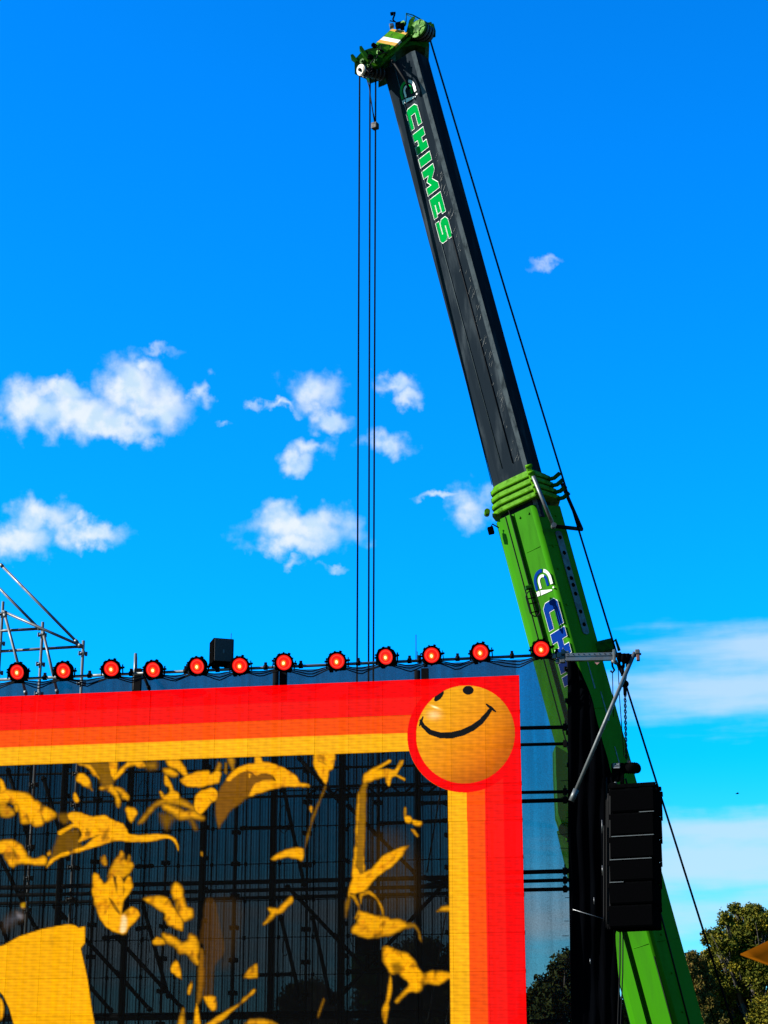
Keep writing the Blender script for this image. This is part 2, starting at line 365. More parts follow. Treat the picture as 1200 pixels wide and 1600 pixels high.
# (outline, blur in pixels, strength, colour); strength below 1 is a dim wash, negative cuts
SHAPES = [
 (A_((560, 800), (740, 750), (740, 880), (790, 920), (640, 970), (480, 1040), (500, 930)), 3, .16, YEL),
 (D_((820, 330), (850, 150), (930, 150), (990, 400), (1030, 640), (930, 780), (910, 1060), (820, 1050), (830, 600), (790, 540)), 2, .06, GLD),
 (D_((930, 150), (1160, 180), (1160, 480), (1060, 760), (1000, 780), (1030, 640)), 8, .022, YEL),
 (F_((330, 800), (560, 780), (700, 1000), (720, 1200), (700, 1400), (400, 1480), (250, 1350), (330, 1150)), 16, .03, YEL),
 (E_((430, 130), (480, 130), (490, 170), (560, 175), (680, 220), (770, 280), (810, 345), (720, 375), (560, 400), (370, 470), (300, 520), (200, 600), (140, 690), (120, 730), (100, 640), (90, 520), (110, 430), (180, 320), (260, 230), (350, 190), (425, 180)), 2, .22, GLD),
 (A_((830, 135), (1095, 130), (1090, 240), (1040, 340), (960, 350), (920, 260)), 4, .22, YEL),
 (A_((0, 280), (30, 320), (50, 390), (30, 405), (0, 410)), 2, 1, YEL),
 (A_((-60, 430), (0, 410), (90, 395), (260, 430), (400, 530), (520, 610), (510, 645), (420, 680), (390, 715), (330, 720), (300, 690), (250, 690), (205, 690), (190, 600), (170, 520), (130, 520), (60, 500), (0, 500), (-60, 500)), 3, 1, YEL),
 (A_((0, 490), (60, 520), (110, 570), (130, 610), (80, 640), (20, 630), (0, 600)), 3, .7, YEL),
 (A_((140, 525), (170, 540), (168, 580), (145, 585)), 2, .8, YEL),
 (A_((250, 610), (280, 660), (270, 690), (245, 660)), 2, -.6, YEL), (A_((385, 610), (415, 660), (400, 690)), 2, -.7, YEL), (A_((305, 650), (320, 700), (300, 700)), 2, -.6, YEL),
 (A_((740, 230), (790, 240), (850, 320), (865, 390), (830, 370), (720, 300), (715, 270)), 2.2, 1, YEL),
 (A_((705, 410), (740, 480), (715, 500), (690, 470), (690, 430)), 1.6, 1, YEL),
 (A_((730, 140), (840, 150), (920, 240), (930, 280), (880, 250), (830, 180)), 2.5, .95, YEL),
 (A_((1015, 125), (1095, 125), (1095, 230), (1060, 270), (1035, 240)), 2, 1, YEL),
 (A_((1060, 260), (1120, 200), (1200, 130), (1215, 150), (1140, 230), (1070, 290)), 2, 1, YEL),
 (A_((940, 360), (1040, 345), (1100, 420), (1120, 500), (1105, 540), (1085, 460), (1040, 400), (950, 385)), 3, .85, YEL),
 (A_((1060, 370), (1140, 375), (1195, 440), (1195, 475), (1150, 460), (1120, 400)), 3, .9, YEL),
 (A_((540, 620), (640, 620), (650, 660), (600, 700)), 4, .2, YEL),
 (A_((640, 620), (690, 595), (760, 605), (880, 640), (980, 625), (1060, 670), (1150, 700), (1190, 760), (1210, 800), (1330, 815), (1500, 800), (1580, 815), (1640, 850), (1668, 905), (1670, 950), (1655, 905), (1620, 856), (1550, 835), (1410, 865), (1280, 870), (1080, 860), (980, 890), (820, 940), (560, 1015), (460, 1085), (438, 1110), (470, 1045), (560, 985), (640, 955), (790, 915), (880, 840), (940, 805), (860, 825), (730, 880), (770, 810), (740, 745), (680, 740), (560, 805), (550, 780), (590, 755), (690, 700), (650, 660)), 1.6, 1, YEL),
 (A_((800, 745), (830, 745), (815, 775)), 1.5, -.6, YEL),
 (A_((-30, 870), (0, 870), (110, 860), (190, 900), (240, 980), (250, 1020), (330, 1040), (400, 1015), (430, 1030), (420, 1085), (260, 1075), (170, 1070), (120, 1105), (80, 1080), (20, 980), (-30, 970)), 3, 1, YEL),
 (A_((110, 930), (150, 960), (160, 1030), (125, 1000)), 3, -.7, YEL),
 (A_((470, 950), (480, 985), (450, 1000), (445, 980)), 1.6, .9, YEL),
 (J_((560, 700), (580, 650), (610, 600), (630, 565), (645, 580), (655, 620), (675, 590), (692, 640), (670, 680), (640, 705), (600, 700)), 2.5, .75, YEL),
 (J_((525, 600), (545, 590), (555, 640), (530, 640)), 2, .55, YEL),
 (J_((490, 685), (510, 690), (540, 735), (560, 720), (575, 670), (590, 690), (600, 740), (610, 690), (630, 700), (645, 735), (665, 700), (680, 705), (690, 750), (660, 800), (640, 830), (630, 880), (635, 900), (680, 860), (710, 865), (728, 900), (700, 935), (670, 960), (655, 1000), (610, 990), (560, 965), (520, 910), (490, 830), (480, 760)), 2, 1, YEL),
 (J_((590, 690), (612, 740), (608, 790), (596, 740)), 1.5, -.7, YEL), (J_((565, 805), (600, 840), (628, 890), (618, 895), (590, 860)), 1.2, -.7, YEL), (J_((640, 735), (652, 770), (640, 800)), 1.5, -.6, YEL),
 (J_((638, 905), (660, 900), (655, 985), (628, 988)), 2.2, .9, (1, .75, .35)),
 (B_((0, 240), (60, 180), (130, 130), (250, 120), (290, 160), (230, 175), (180, 155), (100, 180), (40, 240), (0, 260)), 2.5, .95, YEL),
 (B_((290, 130), (380, 130), (385, 190), (300, 180)), 5, .35, YEL),
 (B_((480, 105), (600, 105), (640, 170), (680, 240), (640, 250), (580, 190), (540, 180), (500, 160)), 2.6, 1, YEL),
 (B_((450, 190), (520, 190), (590, 240), (560, 260), (470, 230)), 3, .9, YEL),
 (B_((470, 250), (490, 280), (530, 350), (545, 390), (590, 420), (590, 470), (540, 480), (470, 480), (430, 460), (425, 405), (460, 440), (500, 430), (520, 400), (510, 350), (470, 330)), 2, .95, YEL),
 (B_((610, 290), (700, 240), (870, 205), (890, 240), (950, 205), (985, 230), (970, 310), (900, 330), (820, 355), (680, 350), (640, 330)), 2, 1, YEL),
 (B_((940, 200), (970, 130), (990, 150), (970, 210)), 3, .5, YEL),
 (B_((750, 450), (800, 400), (900, 365), (950, 395), (965, 440), (940, 490), (900, 500), (840, 570), (800, 615), (755, 580), (745, 520)), 1.6, 1, YEL),
 (B_((885, 465), (910, 485), (895, 495)), 1.5, -.6, YEL),
 (B_((450, 520), (560, 550), (640, 590), (740, 590), (820, 650), (760, 650), (700, 640), (600, 650), (540, 600), (470, 560)), 5, .9, YEL),
 (B_((220, 690), (300, 600), (360, 530), (430, 480), (590, 465), (720, 540), (730, 570), (600, 520), (440, 510), (370, 550), (300, 630), (240, 690)), 4, .6, YEL),
 (B_((420, 620), (560, 640), (520, 680), (480, 750)), 6, .2, YEL), (B_((690, 640), (730, 650), (760, 750), (730, 740)), 4, .25, YEL),
 (B_((120, 550), (180, 560), (205, 610), (150, 690), (125, 640), (105, 570)), 2.5, 1, YEL),
 (B_((805, 970), (820, 970), (820, 1010), (805, 1000)), 1.5, .8, YEL),
 (B_((1060, 90), (1110, 90), (1112, 200), (1090, 190)), 3, .45, YEL), (B_((1030, 140), (1045, 140), (1042, 230), (1030, 220)), 2, .35, YEL),
 (E_((430, 125), (480, 125), (490, 170), (560, 175), (680, 220), (770, 280), (810, 345), (885, 355), (885, 380), (720, 375), (560, 400), (440, 435), (370, 465), (400, 390), (430, 350), (510, 320), (600, 325), (570, 275), (480, 265), (440, 290), (390, 250), (330, 250), (280, 270), (220, 330), (180, 320), (260, 230), (350, 190), (425, 180)), 1.5, 1, YEL),
 (E_((370, 260), (395, 270), (385, 305), (370, 295)), 1.5, 1, YEL), (E_((575, 275), (608, 325), (590, 322)), 1.2, -.8, YEL),
 (E_((940, 100), (1105, 100), (1090, 220), (1060, 250), (1030, 350), (960, 260), (930, 190)), 1.5, 1, YEL),
 (E_((960, 110), (970, 150), (1020, 170), (1045, 200), (1010, 180), (965, 165)), 1.2, -.55, YEL),
 (E_((1020, 380), (1030, 390), (930, 640), (860, 890), (850, 890), (915, 640)), 1.6, .2, YEL),
 (E_((570, 995), (650, 940), (780, 900), (845, 910), (825, 1000), (790, 985), (700, 970), (640, 985)), 2.2, .95, YEL),
 (E_((900, 540), (915, 555), (908, 595), (893, 570)), 1.5, .9, YEL),
 (F_((260, 340), (270, 280), (320, 240), (430, 180), (480, 150), (490, 165), (380, 235), (460, 225), (530, 235), (570, 160), (600, 155), (590, 200), (550, 250), (545, 280), (600, 300), (610, 320), (540, 285), (500, 300), (480, 370), (455, 340), (440, 295), (310, 330)), 2, .95, YEL),
 (F_((265, 340), (290, 360), (275, 700), (265, 1090), (230, 1130), (190, 1020), (205, 700), (220, 430)), 2, .3, YEL),
 (F_((215, 440), (232, 440), (217, 750), (202, 1010), (185, 1020), (200, 700)), 2, .75, YEL), (F_((262, 800), (272, 800), (268, 1090), (256, 1090)), 1.6, .6, YEL),
 (F_((180, 1000), (205, 1040), (230, 1120), (330, 1080), (430, 970), (530, 920), (650, 875), (590, 960), (510, 1050), (430, 1100), (350, 1170), (290, 1240), (260, 1270), (150, 1280), (165, 1150)), 1.8, 1, YEL),
 (F_((615, 635), (655, 632), (672, 665), (650, 685), (620, 670)), 2, 1, YEL), (F_((680, 665), (755, 680), (745, 720), (690, 705)), 2, 1, YEL),
 (F_((670, 740), (700, 745), (725, 790), (715, 805), (680, 765)), 1.6, 1, YEL), (F_((610, 560), (625, 560), (622, 640), (612, 640)), 1.6, .4, YEL),
 (G_((150, 0), (300, 0), (280, 60), (150, 80), (135, 120)), 2, .85, YEL),
 (G_((140, 100), (190, 110), (235, 210), (215, 290), (190, 300), (215, 220), (175, 130)), 2, .55, YEL),
 (G_((230, 90), (310, 70), (390, 130), (425, 220), (430, 300), (415, 220), (370, 140), (310, 95), (250, 110), (240, 170)), 1.6, .6, YEL),
 (G_((110, 170), (150, 100), (140, 170), (110, 290)), 3, .3, YEL),
 (G_((230, 240), (330, 270), (430, 290), (620, 330), (640, 360), (600, 385), (500, 430), (430, 450), (300, 460), (180, 420), (170, 390), (210, 340)), 3, .9, YEL),
 (G_((600, 335), (700, 340), (740, 410), (755, 500), (740, 470), (725, 420), (690, 380), (620, 385)), 2, .3, YEL),
 (G_((430, 560), (470, 545), (590, 590), (650, 610), (700, 680), (770, 780), (860, 750), (1005, 770), (1010, 810), (900, 860), (800, 850), (760, 870), (730, 920), (640, 930), (560, 1000), (540, 1010), (590, 940), (660, 860), (560, 760), (500, 770), (470, 710), (430, 660)), 3, 1, YEL),
 (G_((500, 690), (560, 670), (600, 720), (570, 770), (520, 770)), 4, -.7, YEL), (G_((580, 600), (595, 640), (585, 640)), 1.2, -.5, YEL),
 (G_((490, 790), (500, 860), (480, 1000), (450, 1190), (430, 1170), (420, 1080), (460, 1000), (480, 880)), 2, .85, YEL),
 (G_((890, 240), (940, 205), (1010, 195), (1010, 230), (920, 235)), 2.5, .85, YEL),
 (C_((-40, 600), (0, 592), (40, 580), (180, 500), (400, 430), (640, 385), (700, 395), (740, 420), (795, 405), (795, 560), (755, 610), (790, 760), (820, 900), (860, 1180), (900, 1400), (150, 1400), (90, 1180), (30, 1050), (-40, 980)), -1.3, 1, YEL),
 (C_((440, 520), (540, 490), (550, 560), (490, 600)), 5, -.16, YEL),
 (C_((0, 1080), (30, 1150), (30, 1250), (0, 1290)), 2, 1, YEL),
 (C_((200, 200), (235, 185), (230, 220), (205, 225)), 2, .7, (.8, .5, .0)),
 (C_((60, 330), (150, 280), (200, 270), (210, 330), (140, 360), (90, 400), (40, 430)), 8, .07, (.8, .8, 1)), (C_((165, 280), (205, 300), (200, 330), (160, 320)), 5, .28, (.9, .9, 1)),  # pale glare from behind the screen, painted into its picture
 (D_((270, 150), (370, 130), (490, 140), (560, 250), (620, 330), (625, 440), (520, 400), (470, 330), (470, 280), (380, 220)), 3, 1, YEL),
 (D_((540, 50), (570, 0), (620, 60), (660, 220), (720, 250), (720, 310), (650, 350), (600, 300), (550, 150)), 3.5, 1, YEL),
 (D_((450, 480), (540, 490), (620, 570), (690, 540), (700, 480), (750, 500), (780, 640), (775, 760), (720, 700), (660, 650), (600, 650), (560, 580), (490, 550)), 4, .9, YEL),
 (D_((360, 540), (390, 510), (450, 530), (460, 565), (370, 565)), 2.5, .9, YEL),
 (D_((570, 720), (600, 770), (620, 900), (540, 840), (520, 800)), 2, 1, YEL),
 (D_((715, 910), (722, 950), (690, 1040), (690, 990)), 2, .9, YEL),
 (D_((765, 1130), (800, 1330), (740, 1330)), 2, 1, YEL), (D_((640, 1180), (640, 1330), (590, 1330)), 3, .8, YEL),
 (D_((790, 640), (830, 640), (820, 1000), (770, 1150), (780, 980)), 3, .3, GLD),
 (D_((840, 1070), (940, 1070), (940, 1180), (910, 1190), (870, 1140)), 2.6, 1, YEL),
 (H_((-120, 1330), (0, 1255), (170, 1150), (330, 1010), (350, 1000), (320, 1050), (150, 1190), (0, 1310), (-60, 1340)), 2, .85, YEL),
 (H_((430, 385), (500, 290), (480, 240), (560, 240), (620, 190), (690, 130), (700, 165), (640, 225), (600, 270), (540, 300), (470, 360)), 2.5, .95, YEL),
 (H_((250, 885), (290, 810), (365, 755), (368, 880)), 2, .7, YEL),
 (H_((260, 1330), (320, 1280), (470, 1290), (560, 1330)), 3, .8, YEL),
 (H_((990, 1090), (1000, 1100), (945, 1250), (935, 1250)), 1.6, .25, YEL),
]
def sdf(px, py, poly):
    n = len(poly); d = np.full(px.shape, 1e9); inside = np.zeros(px.shape, bool)
    for i in range(n):
        (ax, ay), (bx, by) = poly[i], poly[(i + 1) % n]
        ex, ey = bx - ax, by - ay; wx, wy = px - ax, py - ay
        q = np.clip((wx * ex + wy * ey) / (ex * ex + ey * ey + 1e-9), 0, 1)
        d = np.minimum(d, (wx - ex * q) ** 2 + (wy - ey * q) ** 2)
        if ay != by:
            c = ((ay > py) != (by > py)) & (px < (bx - ax) * (py - ay) / (by - ay) + ax); inside ^= c
    d = np.sqrt(d); return np.where(inside, -d, d)
BAND = .279
RED = (1., .0, .0); RED2 = (1., .008, .004); ORG = (1., .085, .002); YB = (1., .46, .006)
_R = np.random.default_rng(5).random((64, 64))
def vnoise(x, y):
    xi = np.floor(x).astype(int); yi = np.floor(y).astype(int); fx = x - xi; fy = y - yi; fx = fx * fx * (3 - 2 * fx); fy = fy * fy * (3 - 2 * fy)
    g = lambda a, b: _R[a % 64, b % 64]
    return (g(xi, yi) * (1 - fx) + g(xi + 1, yi) * fx) * (1 - fy) + (g(xi, yi + 1) * (1 - fx) + g(xi + 1, yi + 1) * fx) * fy
def picture(px, py, s, h):
    """colour and strength of the screen at each vertex; s metres left of the right edge, h metres below the top edge"""
    col = np.zeros((len(px), 4)); col[:, :3] = YEL
    for pts, blur, k, c in SHAPES:
        blur = blur * 1.25 if blur > 0 else blur
        poly = pts if blur < 0 else smooth(pts); b = abs(blur)
        x0, x1 = min(p[0] for p in poly) - b, max(p[0] for p in poly) + b; y0, y1 = min(p[1] for p in poly) - b, max(p[1] for p in poly) + b
        m = np.where((px > x0) & (px < x1) & (py > y0) & (py < y1))[0]
        if not len(m): continue
        sd = sdf(px[m], py[m], poly); X, Y = px[m], py[m]
        n1 = vnoise(X / 13 + Y / 30, Y / 11 - X / 40) * .6 + vnoise(X / 5 + 9, Y / 6 + X / 9) * .4
        if k > 0 and blur > 0: sd = sd + (n1 - .5) * min(b, 3) * 1.3
        cov = np.clip(.5 - sd / (2 * b), 0, 1); cov = cov * cov * (3 - 2 * cov)
        if k > .5 and blur > 0:
            deep = np.clip(-sd / 7., 0, 1); n2 = vnoise(X / 2.6 + Y / 14, Y / 3.4 - X / 30 + 7); shade_ = np.clip(np.clip((n1 - .52) * 3., 0, 1) * .62 + (1 - deep) * .14 + (n2 - .5) * .3, 0, 1)
            crease = np.clip(1 - np.abs(vnoise(X / 15 + Y / 25, Y / 8 - X / 22 + 3) - .5) * 13, 0, 1) * deep; shade_ = np.clip(shade_ + crease * .4, 0, 1)
            c = np.array(c)[None] * np.stack([1 - .30 * shade_, 1 - .62 * shade_, 1 - shade_], -1)
            cov = cov * (1 - .62 * np.clip((n1 - .62) * 4, 0, 1)) * (.96 + .08 * n2)
        if k > 0:
            cv = cov * k; col[m, :3] = col[m, :3] * (1 - cov[:, None]) + np.array(c) * cov[:, None]
            col[m, 3] = np.maximum(col[m, 3], cv)
        else: col[m, 3] *= 1 + k * cov
    d = np.minimum(h, s) / BAND
    for lo, hi, c in ((0, 1, RED), (1, 2, RED2), (2, 3, ORG), (3, 4, YB)):
        m = (d >= lo - .02) & (d < hi); col[m, :3] = c; col[m, 3] = 1
    # smiling disc over the corner
    def cen(x, y):
        p = on(x, y); return (S0 - p).dot(ST), S0.z - p.z
    cs, ch = cen(727, 1147); r = np.hypot(s - cs, h - ch); R1 = .757; R2 = .893
    m = r < R2; col[m, :3] = RED; col[m, 3] = 1
    m = r < R1
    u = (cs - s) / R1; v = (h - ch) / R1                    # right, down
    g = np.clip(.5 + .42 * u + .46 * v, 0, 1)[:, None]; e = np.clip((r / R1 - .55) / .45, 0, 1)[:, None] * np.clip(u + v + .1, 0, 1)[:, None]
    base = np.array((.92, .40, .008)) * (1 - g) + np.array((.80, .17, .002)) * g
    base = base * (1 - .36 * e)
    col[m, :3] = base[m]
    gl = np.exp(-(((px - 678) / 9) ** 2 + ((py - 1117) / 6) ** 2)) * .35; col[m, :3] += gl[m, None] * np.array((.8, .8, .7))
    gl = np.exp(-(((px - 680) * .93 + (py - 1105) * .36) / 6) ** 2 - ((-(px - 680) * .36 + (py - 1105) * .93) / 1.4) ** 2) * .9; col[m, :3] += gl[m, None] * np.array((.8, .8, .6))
    ink = np.array((.006, .006, .006))
    def dark(mask):
        mm = mask & (r < R1); col[mm, :3] = ink
    def ell(cx, cy, a, b, ang):
        c_, s_ = math.cos(ang), math.sin(ang); X = (px - cx) * c_ + (py - cy) * s_; Y = -(px - cx) * s_ + (py - cy) * c_
        return (X / a) ** 2 + (Y / b) ** 2 < 1
    dark(ell(686, 1087.5, 10.5, 4.6, R(-50))); dark(ell(731.5, 1078.5, 8.6, 7, 0))
    mouth = [(657.5, 1126, 2.2), (661, 1134, 3), (672, 1144, 4), (688, 1149, 4.6), (705, 1149, 5), (722, 1145, 5), (738, 1137.5, 4.8), (751, 1128, 4.3), (761, 1116.5, 3.6), (767.5, 1107, 2.8)]
    def stroke(pts):
        dm = np.full(px.shape, 9.)
        for (ax, ay, ra), (bx, by, rb) in zip(pts, pts[1:]):
            ex, ey = bx - ax, by - ay; q = np.clip(((px - ax) * ex + (py - ay) * ey) / (ex * ex + ey * ey), 0, 1)
            dm = np.minimum(dm, np.hypot(px - ax - ex * q, py - ay - ey * q) - (ra + (rb - ra) * q))
        dark(dm < 0)
    stroke(mouth); stroke([(661, 1120, 1), (658, 1127, 2.2), (655.5, 1134, 1)]); stroke([(760, 1100.5, 1.2), (767, 1106, 2.6), (774, 1111.5, 1.2)])
    return col

# ------------------------------------------------------------------ the LED screen: 17 x 11 panels
def led_screen():
    PW, PH, NC, NR = .53, .552, 17, 11; GAP = .002
    cd = on(727, 1147); cds, cdh = (S0 - cd).dot(ST), S0.z - cd.z
    root = empty('led_screen', S0 - ST * PW * NC / 2 - Vector((0, 0, PH * NR)), 'large see-through led screen with red, orange and yellow border, smiling disc and yellow crowd picture', 'led screen')
    rl = root.location; rng = np.random.default_rng(3)
    for i in range(NC):
        for j in range(NR):
            near = abs(PW * (i + .5) - cds) < .91 + PW / 2 and abs(PH * (j + .5) - cdh) < .91 + PH / 2
            nx, ny = (80, 84) if near else (26, 27)
            u = np.linspace(0, 1, nx + 1); v = np.linspace(0, 1, ny + 1); UU, VV = np.meshgrid(u, v); UU = UU.ravel(); VV = VV.ravel()
            idx = np.arange((nx + 1) * (ny + 1)).reshape(ny + 1, nx + 1)
            quads = np.stack([idx[:-1, :-1], idx[1:, :-1], idx[1:, 1:], idx[:-1, 1:]], -1).reshape(-1, 4)
            s = PW * i + GAP / 2 + (1 - UU) * (PW - GAP); h = PH * j + GAP / 2 + VV * (PH - GAP)
            off = rng.normal(0, .0012)
            W = np.array(S0)[None] - np.array(ST)[None] * s[:, None] - np.array((0, 0, 1.))[None] * h[:, None] + np.array(SN)[None] * off
            px, py = project(W); col = picture(px, py, s, h)
            k = rng.normal(1, .03); col[:, :3] *= k
            cpos = S0 - ST * (PW * (i + .5)) - Vector((0, 0, PH * (j + 1)))
            loc = W - np.array(cpos)[None]; nv = len(loc)
            back = loc - np.array(SN)[None] * .03
            bidx = np.concatenate([idx[0, :], idx[1:, -1], idx[-1, -2::-1], idx[-2:0:-1, 0]])
            rim = back[bidx]; verts = np.concatenate([loc, rim]); nr_ = len(bidx)
            faces = quads.tolist() + [(int(bidx[q]), int(bidx[(q + 1) % nr_]), nv + (q + 1) % nr_, nv + q) for q in range(nr_)]
            me = bpy.data.meshes.new('led_panel'); me.from_pydata(verts.tolist(), [], faces)
            ca = me.color_attributes.new('picture', 'FLOAT_COLOR', 'POINT')
            allc = np.concatenate([col, np.zeros((nr_, 4))]); ca.data.foreach_set('color', allc.astype(np.float32).ravel())
            uvl = me.uv_layers.new(name='metres'); su = np.concatenate([10 - s, 10 - s[bidx]]); sv = np.concatenate([10 - h, 10 - h[bidx]])
            li = np.zeros(len(me.loops), np.int32); me.loops.foreach_get('vertex_index', li)
            uvl.data.foreach_set('uv', np.stack([su[li], sv[li]], -1).astype(np.float32).ravel())
            mi = np.zeros(len(me.polygons), np.int32); mi[len(quads):] = 1; me.polygons.foreach_set('material_index', mi)
            me.materials.append(M['led']); me.materials.append(M['black']); me.update()
            o = bpy.data.objects.new('led_panel', me); C.objects.link(o); o.parent = root; o.location = cpos - rl
    # hanging bars behind the panel joints, with their latches
    for i in range(NC + 1):
        bm = nb(); p = S0 - ST * (PW * i) - SN * .045
        if i == 0: p = p - ST * .02
        box(bm, p - Vector((0, 0, PH * NR / 2)), ST * .008, SN * .008, Vector((0, 0, PH * NR / 2)))
        for j in range(1, NR):
            box(bm, p - Vector((0, 0, PH * j)), ST * .022, SN * .012, Vector((0, 0, .03)))
        obj('hanging_bar', bm, M['black'], root)
    for j in range(1, NR):
        bm = nb(); q = S0 - ST * (PW * NC / 2) - SN * .06 - Vector((0, 0, PH * j)); box(bm, q, ST * (PW * NC / 2), SN * .004, Vector((0, 0, .004)))
        for i in range(NC * 4): box(bm, S0 - ST * (PW * (i + .5) / 4) - SN * .06 - Vector((0, 0, PH * j)), ST * .009, SN * .01, Vector((0, 0, .011)))
        obj('link_cable', bm, M['black'], root)['kind'] = 'stuff'
led_screen()

# ------------------------------------------------------------------ scaffold behind the screen
def scaffold():
    root = empty('scaffold_tower', on(420, 1400, 1.2) * 1.0, 'tall tube scaffold frame standing behind the led screen with bare corner braces at upper left', 'scaffold')
    root.location.z = 0
    tr = .0245
    def std(px, ytop, off, r=tr, m='dark_steel', ybot=None, ros=True, ztop=None):
        p = on(px, ytop, off); b = Vector((p.x, p.y, 0)) if ybot is None else Vector((p.x, p.y, on(px, ybot, off).z))
        bm = nb(); tube(bm, b, p, r, 10); o = obj('standard', bm, M[m], root)
        if ros:
            bm = nb(); z = p.z - .22
            while z > b.z + .2:
                tube(bm, (p.x, p.y, z - .008), (p.x, p.y, z + .008), .062, 10)
                for a in range(4):
                    d = Vector((math.cos(a * math.pi / 2 + .4), math.sin(a * math.pi / 2 + .4), 0)); box(bm, Vector((p.x, p.y, z)) + d * .055, d * .02, Vector((-d.y, d.x, 0)) * .014, Vector((0, 0, .035)))
                z -= .5
            obj('rosette', bm, M[m], o)['kind'] = 'stuff'
        return o
    def bar(name, x0, y0, x1, y1, o0, o1=None, r=tr, m='dark_steel', clamp=True):
        o1 = o0 if o1 is None else o1
        p, q = on(x0, y0, o0), on(x1, y1, o1); bm = nb(); tube(bm, p, q, r, 10); o = obj(name, bm, M[m], root)
        if clamp:
            d = (q - p).normalized(); bm = nb()
            for e, k in ((p, 1), (q, -1)): tube(bm, e + d * k * .02, e + d * k * .075, r * 1.3, 8)
            obj('coupler', bm, M[m], o)
        return o
    # standards with rosettes and the thick lattice posts between them
    for x in (55, 160, 268, 374.5, 483, 591, 699): std(x, 1088, 1.3)
    for x in (107, 323, 534): std(x, 1090, .7, .045, ros=False); std(x + 4, 1085, 1.9, .03)
    for x in (212, 443 - 12, 652):
        std(x, 1048, .7, .05, ros=False)
        p = on(x + (12 if x > 400 else 4), 1046, .5); bm = nb(); box(bm, p - Vector((0, 0, .25)), ST * .055, SN * .04, Vector((0, 0, .26))); obj('post_plate', bm, M['dark_steel'], root)
    std(212, 1021, .62, m='steel', ybot=1078, ros=False)
    std(888, 1024, .45, m='dark_steel'); std(765, 1075, 1.3)
    # upper left corner frame
    std(5, 940, .9, m='steel'); std(-14, 935, 1.9, m='steel'); std(67, 972, .9, m='steel'); std(130.5, 1001, .9, m='steel')
    for a in ((0, 881, 122, 1005, .9), (-20, 900, 62, 983, 1.4), (4, 955, 129, 1010, .86), (-20, 987, 66, 982, .9), (-20, 1019, 129, 1010, .94)):
        bar('brace' if abs(a[1] - a[3]) > 20 else 'ledger', *a[:4], a[4], m='steel')
    bar('brace', 7, 958, 41, 1086, .84, m='steel'); bar('brace', 67, 986, 90, 1084, .84, m='steel'); bar('brace', 222, 1050, 234, 1078, .84)
    # long ledgers
    for y0, y1, o, r in ((1387, 1371, .8, .035), (1399, 1385, .76, .03), (1412, 1396, 1.8, .03), (1211, 1195, 1.8, .02), (1257, 1237, 1.8, .022), (1590, 1584, 1.0, .06)):
        bar('ledger', -30, y0 + .8, 705, y1, o, r=r)
    bm = nb()
    for dz in (0, .16): tube(bm, on(478, 1246, .9) + Vector((0, 0, dz)), on(705, 1240, .9) + Vector((0, 0, dz)), .024, 8)
    for k in range(12):
        f0 = k / 12; A = on(478, 1246, .9).lerp(on(705, 1240, .9), f0); B = on(478, 1246, .9).lerp(on(705, 1240, .9), f0 + 1 / 12); z = Vector((0, 0, .16))
        tube(bm, A + (z if k % 2 else z * 0), B + (z * 0 if k % 2 else z), .018, 6)
    obj('lattice_beam', bm, M['dark_steel'], root)
    for a in ((375, 1294, 455, 1293, .9), (390, 1524, 460, 1522, .9), (591, 1287, 700, 1282, .9), (655, 1255, 700, 1254, 1.1), (212, 1354, 240, 1353, .8), (160, 1466, 200, 1462, .8), (212, 1452, 236, 1448, .8), (540, 1518, 700, 1511, 1.2)):
        bar('ledger', *a, r=.03)
    for a in ((12, 1200, 50, 1330), (67, 1213, 107, 1345), (-10, 1320, 58, 1455), (83, 1413, 200, 1540), (137, 1538, 176, 1582), (180, 1462, 287, 1578), (180, 1517, 236, 1580), (223, 1413, 264, 1560),
              (447, 1383, 534, 1475), (438, 1430, 471, 1568), (488, 1430, 518, 1570), (465, 1182, 534, 1256), (443, 1231, 476, 1386), (542, 1257, 652, 1368), (520, 1570, 700, 1374), (520, 1459, 572, 1516), (0, 1440, 14, 1478), (660, 1370, 700, 1384), (640, 1390, 700, 1376)):
        bar('brace', *a, 1.05, 1.15, r=.032)
    for a in ((697, 1182, 667, 1363), (702, 1395, 683, 1508), (678, 1540, 668, 1597), (703, 1560, 697, 1597)):
        bar('tie_rod', *a, .25, .3, r=.012, m='steel', clamp=False)
    # ledgers in the open bay right of the screen
    for y0, y1, o, r in ((1139, 1136, .5, .03), (1165, 1162, .9, .026), (1239, 1237, .9, .026), (1254, 1250, .5, .032), (1365, 1361, .5, .033), (1379, 1375, .9, .028), (1392, 1389, 1.3, .03), (1596, 1594, .5, .02)):
        o_ = bar('ledger', 700, y0 + 1.2, 889, y1, o, r=r)
        q = on(886, y1, o); bm = nb(); box(bm, q - ST * .03, ST * .03, SN * .035, Vector((0, 0, .05))); tube(bm, q - ST * .03, q - ST * .03 + Vector((0, 0, .1)), .012, 6); obj('coupler', bm, M['dark_steel'], o_)
    for i in range(16):
        y = 1200 + i * 26 + random.uniform(-8, 8); q = on(889, y, .42); bm = nb(); tube(bm, q, q - ST * random.uniform(.04, .2) + Vector((0, 0, random.uniform(-.01, .01))), .005, 5); obj('tie', bm, M['rubber'], root)
    # loops of cable on the posts
    for x, y in ((215, 1240), (215, 1330), (216, 1490), (218, 1455), (105, 1420), (435, 1280), (437, 1480), (545, 1460), (540, 1500)):
        c = on(x + 9, y, .6); bm = nb(); rr = random.uniform(.07, .16)
        path(bm, [c + ST * rr * .6 * math.cos(k / 14 * 6.0) + Vector((0, 0, rr * 1.6 * math.sin(k / 14 * 6.0))) + SN * .02 * k / 14 for k in range(15)], .006, 5); obj('cable_loop', bm, M['rubber'], root)
scaffold()
